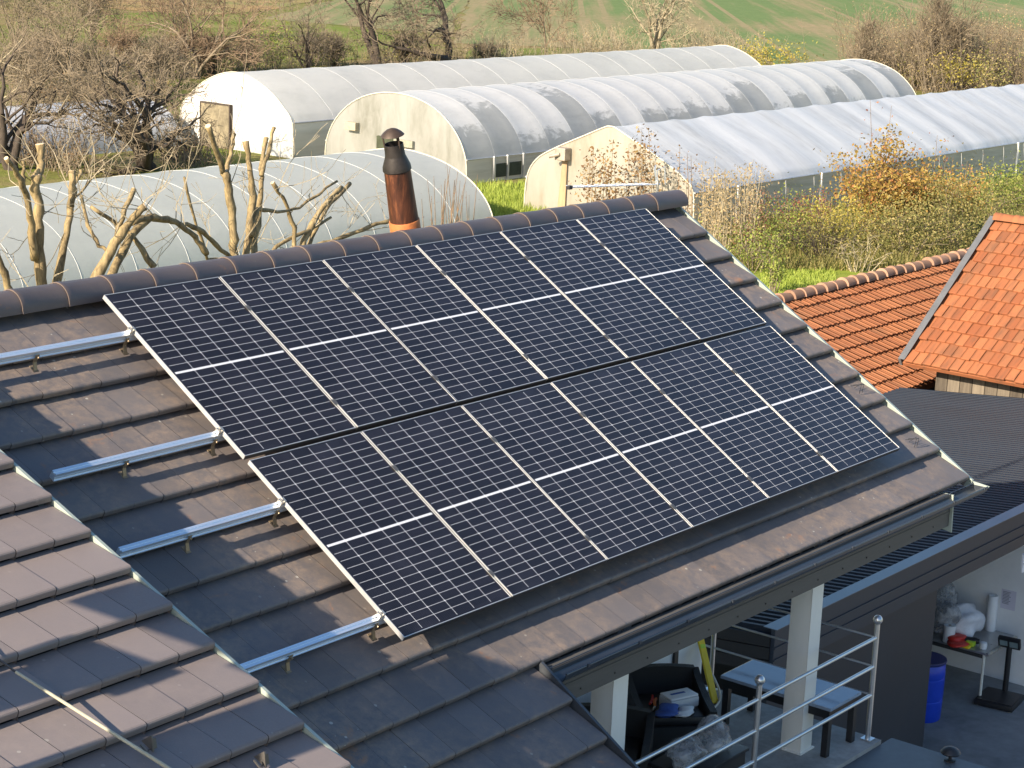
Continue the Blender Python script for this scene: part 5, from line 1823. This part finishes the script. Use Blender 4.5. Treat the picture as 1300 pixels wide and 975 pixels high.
bare_tree("thin bare tree standing between the left edge tree and the big dark one", gp(95, 128), 6.4, 0.10, 4, 14, M_TWIG, M_TWIG, stems=3, spread=0.28, l0=0.38, kids=(3, 5), rmin=0.009, twig_r=0.03)
bare_tree("tall twiggy bare tree reaching the top edge above the white tunnel front", gp(248, 100), 8.2, 0.12, 4, 15, M_TWIG, M_TWIG_RED, stems=4, spread=0.25, l0=0.38, kids=(4, 5), rmin=0.010, twig_r=0.03)
bare_tree("spreading bare tree in front of the far hedge, left of the tall drooping tree", gp(392, 90), 5.4, 0.10, 4, 16, M_BARK_DARK, M_TWIG, stems=3, spread=0.35, l0=0.36, kids=(3, 5), rmin=0.010, twig_r=0.03)
rs_ = random.Random(50)
shr = [(30, 118, 3.2, 0), (78, 112, 3.0, 0), (120, 120, 2.8, 0), (150, 100, 3.2, 1), (205, 112, 3.0, 0), (235, 98, 3.0, 1), (270, 94, 2.6, 1), (310, 90, 2.0, 0), (345, 88, 2.4, 2), (395, 84, 2.4, 0), (425, 84, 2.2, 0), (515, 82, 2.4, 0), (620, 80, 1.6, 0), (20, 60, 7.0, 0), (115, 52, 5.2, 0), (232, 50, 6.4, 0), (60, 90, 2.6, 0)]
wh = ["at the left edge below the top meadow", "second along from the left edge", "between the left tree and the dark big tree", "dense reddish one above the white low tunnel", "just behind the crown of the dark big tree", "reddish one right of the dark big tree", "reddish one above the white tunnel front", "low one over the start of the grey tunnel ridge", "with green leaves over the grey tunnel ridge", "left of the two tall drooping trees", "at the foot of the left tall tree", "between the two tall bare trees", "low one right of the tall crooked tree", "tall one in the top left corner", "tall one in the top meadow, left", "tall one against the tan field", "low dark one in the left thicket"]
for i, ((px, py, h_, kd), w_) in enumerate(zip(shr, wh)):
    loc = gp(px, py)
    if kd == 2:
        bush("leafy shrub " + w_, loc, 1.8, 1.6, h_, 900, 0.16, LF_GREEN, M_TWIG, 300 + i, name="shrub", cat="shrub", group="shrubs along the meadow edge")
    else:
        bare_tree("bare shrub " + w_, loc, h_ * 1.15, 0.045, 3, 300 + i, M_TWIG, M_TWIG_RED if kd == 1 else M_TWIG, stems=11, spread=0.42, name="shrub", cat="shrub", group="shrubs along the meadow edge", l0=0.42, kids=(4, 6), rmin=0.009, twig_r=0.03)
# thicket masses nobody could count: low undergrowth of bare stems
def thicket(name, spots, label, mat, leafm, nst, h_, seed, leaf=0):
    rn = random.Random(seed)
    m, lf = MB(), MB()
    for i in range(nst):
        px, py = rn.choice(spots)
        px += rn.gauss(0, 22); py += rn.gauss(0, 5)
        x_, y_ = gp(px, py)
        hh = h_ * rn.uniform(0.4, 1.1)
        p_ = Vector((x_, y_, G))
        d_ = Vector((rn.gauss(0, 0.28), rn.gauss(0, 0.28), 1))
        q1_ = p_ + d_ * hh * 0.5
        q2_ = q1_ + Vector((d_.x * 1.3, d_.y * 1.3, 1)) * hh * 0.5
        m.tube([p_, q1_, q2_], [0.018, 0.013, 0.006], 3, caps=False)
        for k in range(4):
            a = p_.lerp(q1_, rn.random()) if k < 2 else q1_.lerp(q2_, rn.random())
            e_ = a + Vector((rn.gauss(0, 0.25), rn.gauss(0, 0.25), rn.uniform(0.1, 0.4))) * hh * 0.6
            m.tube([a, e_], [0.009, 0.005], 3, caps=False)
            for _ in range(leaf):
                leaf_quad(lf, a.lerp(e_, rn.random()) + Vector((rn.gauss(0, .06), rn.gauss(0, .06), rn.gauss(0, .06))), 0.10, rn)
    o = m.build(name, mat)
    tag(o, label, "undergrowth", kind="stuff")
    if lf.v:
        lf.build("foliage", leafm, o)
    return o


thicket("undergrowth", [(15, 175), (60, 140), (110, 150), (150, 165), (215, 175), (235, 205), (80, 215), (30, 205), (40, 120), (130, 120), (185, 130)], "tangled bare undergrowth around the white tunnel at the far left", M_TWIG, LF_BROWN, 1300, 1.5, 61, leaf=1)
thicket("hedge_undergrowth", [(20, 100), (70, 98), (120, 98), (180, 98), (230, 95), (280, 92), (330, 88), (380, 86), (430, 84), (500, 84), (560, 82)], "dense hedge bottom of bare brown stems along the meadow", M_TWIG, LF_OLIVE, 600, 1.8, 62, leaf=5)
thicket("field_edge_scrub", [(640, 76), (720, 76), (760, 74), (790, 72), (870, 70), (900, 72), (930, 76)], "dry scrub along the near edge of the crop field", M_TWIG_PALE, LF_DRY, 800, 2.0, 63, leaf=2)
thicket("roadside_brush", [(1110, 92), (1150, 108), (1190, 112), (1230, 108), (1270, 110), (1310, 112), (1180, 100), (1260, 95)], "tall dry brush of bare stems right of the middle tunnel", M_TWIG, LF_DRY, 1500, 4.2, 64, leaf=5)
for i, (px, py, h_, n_, mt, lab) in enumerate([(985, 92, 1.9, 900, LF_YELLOW, "yellow-leaved bush behind the far end of the grey tunnel"), (948, 86, 1.3, 500, LF_YELLOW, "low yellow-green bush right at the grey tunnel's far end"),
                                             (1215, 118, 2.2, 800, LF_YELLOW, "yellow-flecked bush in the dry brush at right"), (1262, 122, 2.6, 800, LF_OLIVE, "olive bush in the dry brush near the right edge"), (1150, 112, 1.6, 600, LF_OLIVE, "low olive bush at the far end of the middle tunnel")]):
    bush(lab, gp(px, py), 2.0, 1.6, h_, n_, 0.17, mt, M_TWIG, 400 + i, group="bushes at the tunnels' far ends")
for i, (px, top, w_) in enumerate([(1172, 8, "left of the pair"), (1205, 2, "tallest, near the right edge"), (1098, 35, "thin one nearest the middle tunnel")]):
    loc = gp(px, 112)
    bare_tree("slim upright bare tree in the dry brush, " + w_, loc, 6.2 if i < 2 else 4.4, 0.07, 4, 420 + i, M_TWIG, M_TWIG, stems=4, spread=0.14, l0=0.42, kids=(4, 5), ang=(12, 35), group="slim trees in the dry brush", rmin=0.010, twig_r=0.03)

# ------------------------------------------------------------------ garden between the house and tunnel C
bush("large orange autumn bush before the silvery tunnel", gp(1122, 302), 2.0, 1.7, 3.5, 8000, 0.125, LF_ORANGE, M_TWIG_RED, 501, nstem=26, clump=0.10, lo=0.45)
bush("orange and green bush to the right of the large orange one", gp(1185, 298), 1.9, 1.6, 2.6, 5200, 0.11, LF_AUTUMN, M_TWIG_RED, 502, nstem=20, clump=0.11, lo=0.5)
bush("olive bush in front of the large orange one", gp(1150, 330), 2.4, 1.6, 1.7, 5200, 0.085, LF_OLIVE, M_TWIG, 503, nstem=14, clump=0.16)
bush("olive bush behind the orange barn ridge, near its right end", gp(1225, 320), 2.4, 1.7, 2.2, 5200, 0.085, LF_OLIVE, M_TWIG, 504, nstem=14, clump=0.16)
bush("green bush at the foot of the silvery tunnel near the right edge", gp(1245, 270), 2.4, 1.7, 1.5, 3000, 0.10, LF_GREEN, M_TWIG, 505, nstem=12, clump=0.16)
bush("low green bush cut off by the right edge", gp(1300, 262), 2.4, 1.7, 1.5, 3000, 0.10, LF_GREEN, M_TWIG, 506, nstem=12, clump=0.16)
bush("dark twiggy bush half bare beside the lawn", gp(1048, 332), 1.5, 1.2, 1.7, 1200, 0.07, LF_OLIVE, M_BARK_DARK, 507, nstem=22, clump=0.16)
bush("yellow-green bush between the lawn and the orange bush", gp(1070, 318), 1.7, 1.4, 1.7, 2600, 0.085, LF_YELLOW, M_TWIG, 508, nstem=12, clump=0.16)
bush("rusty red low bush by the dark roof's right verge", gp(955, 325), 0.6, 0.5, 0.9, 700, 0.075, LF_RED, M_TWIG_RED, 509, nstem=8)
bush("leafy green plant at the near edge of the lawn", gp(980, 374), 0.35, 0.35, 1.2, 600, 0.085, LF_GREEN, M_TWIG, 510, nstem=8)
bush("green undergrowth bush left of the lawn", gp(955, 345), 1.2, 1.1, 1.3, 1800, 0.08, LF_GREEN, M_TWIG, 511, nstem=12)
bush("sparse bush right of the lawn by the barn ridge", gp(1092, 345), 1.0, 0.9, 1.2, 800, 0.07, LF_OLIVE, M_TWIG_PALE, 512, nstem=14)
bush("green-brown bush behind the lawn", gp(1000, 318), 1.5, 1.2, 1.5, 2200, 0.08, LF_GREEN, M_TWIG, 513, nstem=12)


def tall_weeds(label, pts, h_, nleaf, ls, lm, tm, seed, name="tall_shrub", cat="shrub", group=None):
    """upright stems with leaves along their upper parts"""
    rn = random.Random(seed)
    c0 = gp(*pts[0])
    t = thing(name, label, cat, (c0[0], c0[1], G), group)
    st, fo = MB(), MB()
    for (px, py) in pts:
        x_, y_ = gp(px, py)
        hh = h_ * rn.uniform(0.7, 1.1)
        p_ = Vector((x_, y_, G)); tip = p_ + Vector((rn.gauss(0, 0.08), rn.gauss(0, 0.08), 1)) * hh
        st.tube([p_, p_.lerp(tip, 0.5) + Vector((rn.gauss(0, .04), rn.gauss(0, .04), 0)), tip], [0.018, 0.013, 0.006], 4, caps=False)
        for k in range(nleaf):
            f_ = rn.uniform(0.25, 1.0)
            rad = 0.10 + 0.16 * (1 - abs(f_ - 0.6))
            leaf_quad(fo, p_.lerp(tip, f_) + Vector((rn.gauss(0, rad), rn.gauss(0, rad), rn.gauss(0, 0.08))), ls, rn)
    st.build("stem", tm, t)
    fo.build("foliage", lm, t)
    return t


rn = random.Random(91)
tall_weeds("brown-leaved upright shrub before the cream tunnel front", [(742 + rn.uniform(-3, 3) + 6.5 * i, 296 + rn.uniform(-6, 6)) for i in range(14)], 3.25, 120, 0.125, LF_BROWN, M_TWIG, 521)
tall_weeds("thin brown-leaved stems at the right corner of the cream front", [(846, 296), (857, 298), (870, 299), (878, 302)], 2.7, 60, 0.11, LF_BROWN, M_TWIG_RED, 522)
tall_weeds("pale dry weeds beside the dark roof's top right corner", [(886 + rn.uniform(0, 75), 306 + rn.uniform(-8, 30)) for i in range(60)], 2.5, 60, 0.09, LF_DRY, M_TWIG_PALE, 523, name="dry_weeds", cat="weeds")
tall_weeds("reddish dry weeds below the silvery tunnel's side wall", [(940 + rn.uniform(0, 110), 300 + rn.uniform(-8, 14)) for i in range(55)], 1.5, 40, 0.08, LF_RED, M_TWIG_RED, 524, name="dry_weeds", cat="weeds")
tall_weeds("tall thin plant with a red tip above the large orange bush", [(1110, 292), (1108, 294)], 4.2, 10, 0.12, LF_RED, M_TWIG_RED, 525, name="tall_plant", cat="plant")
tall_weeds("rusty stems standing right of the large orange bush", [(1182, 290), (1200, 288), (1222, 286), (1166, 290), (1190, 292)], 3.0, 16, 0.10, LF_RED, M_TWIG_RED, 526, name="tall_plant", cat="plant")
tall_weeds("thin pinkish shoots right of the rusty flue", [(536 + rn.uniform(0, 66), 320 + rn.uniform(-4, 12)) for i in range(26)], 2.5, 5, 0.04, LF_RED, M_TWIG_RED, 527, name="shoots", cat="plant")

# grass blades on the lawns
def grass(name, label, quad, n_, h_, mat, seed):
    rn = random.Random(seed)
    m = MB()
    for i in range(n_):
        a, b_ = rn.random(), rn.random()
        px = (quad[0][0] * (1 - a) + quad[1][0] * a) * (1 - b_) + (quad[3][0] * (1 - a) + quad[2][0] * a) * b_
        py = (quad[0][1] * (1 - a) + quad[1][1] * a) * (1 - b_) + (quad[3][1] * (1 - a) + quad[2][1] * a) * b_
        x_, y_ = gp(px, py)
        hh = h_ * rn.uniform(0.4, 1.2)
        d_ = rn.uniform(0, 6.28); w_ = 0.02
        lx, ly = rn.gauss(0, 0.3) * hh, rn.gauss(0, 0.3) * hh
        m.add([(x_ - w_ * math.cos(d_), y_ - w_ * math.sin(d_), G), (x_ + w_ * math.cos(d_), y_ + w_ * math.sin(d_), G), (x_ + lx, y_ + ly, G + hh)], [(0, 1, 2)])
    return tag(m.build(name, mat), label, "grass", kind="stuff")


LF_LAWN = m_leaf("lawn_blades", [(0.14, 0.20, 0.03), (0.30, 0.38, 0.06), (0.42, 0.48, 0.10)])
grass("lawn_grass", "bright green grass of the lawn behind the orange barn", [(965, 345), (1060, 345), (1060, 395), (965, 395)], 5000, 0.16, LF_LAWN, 71)
grass("garden_grass", "rough grass and weeds under the garden bushes", [(890, 270), (1310, 250), (1310, 345), (930, 345)], 15000, 0.45, LF_OLIVE, 72)
grass("strip_grass", "green grass between the middle and the silvery tunnels", [(600, 236), (690, 232), (700, 300), (570, 300)], 6000, 0.30, LF_LAWN, 73)
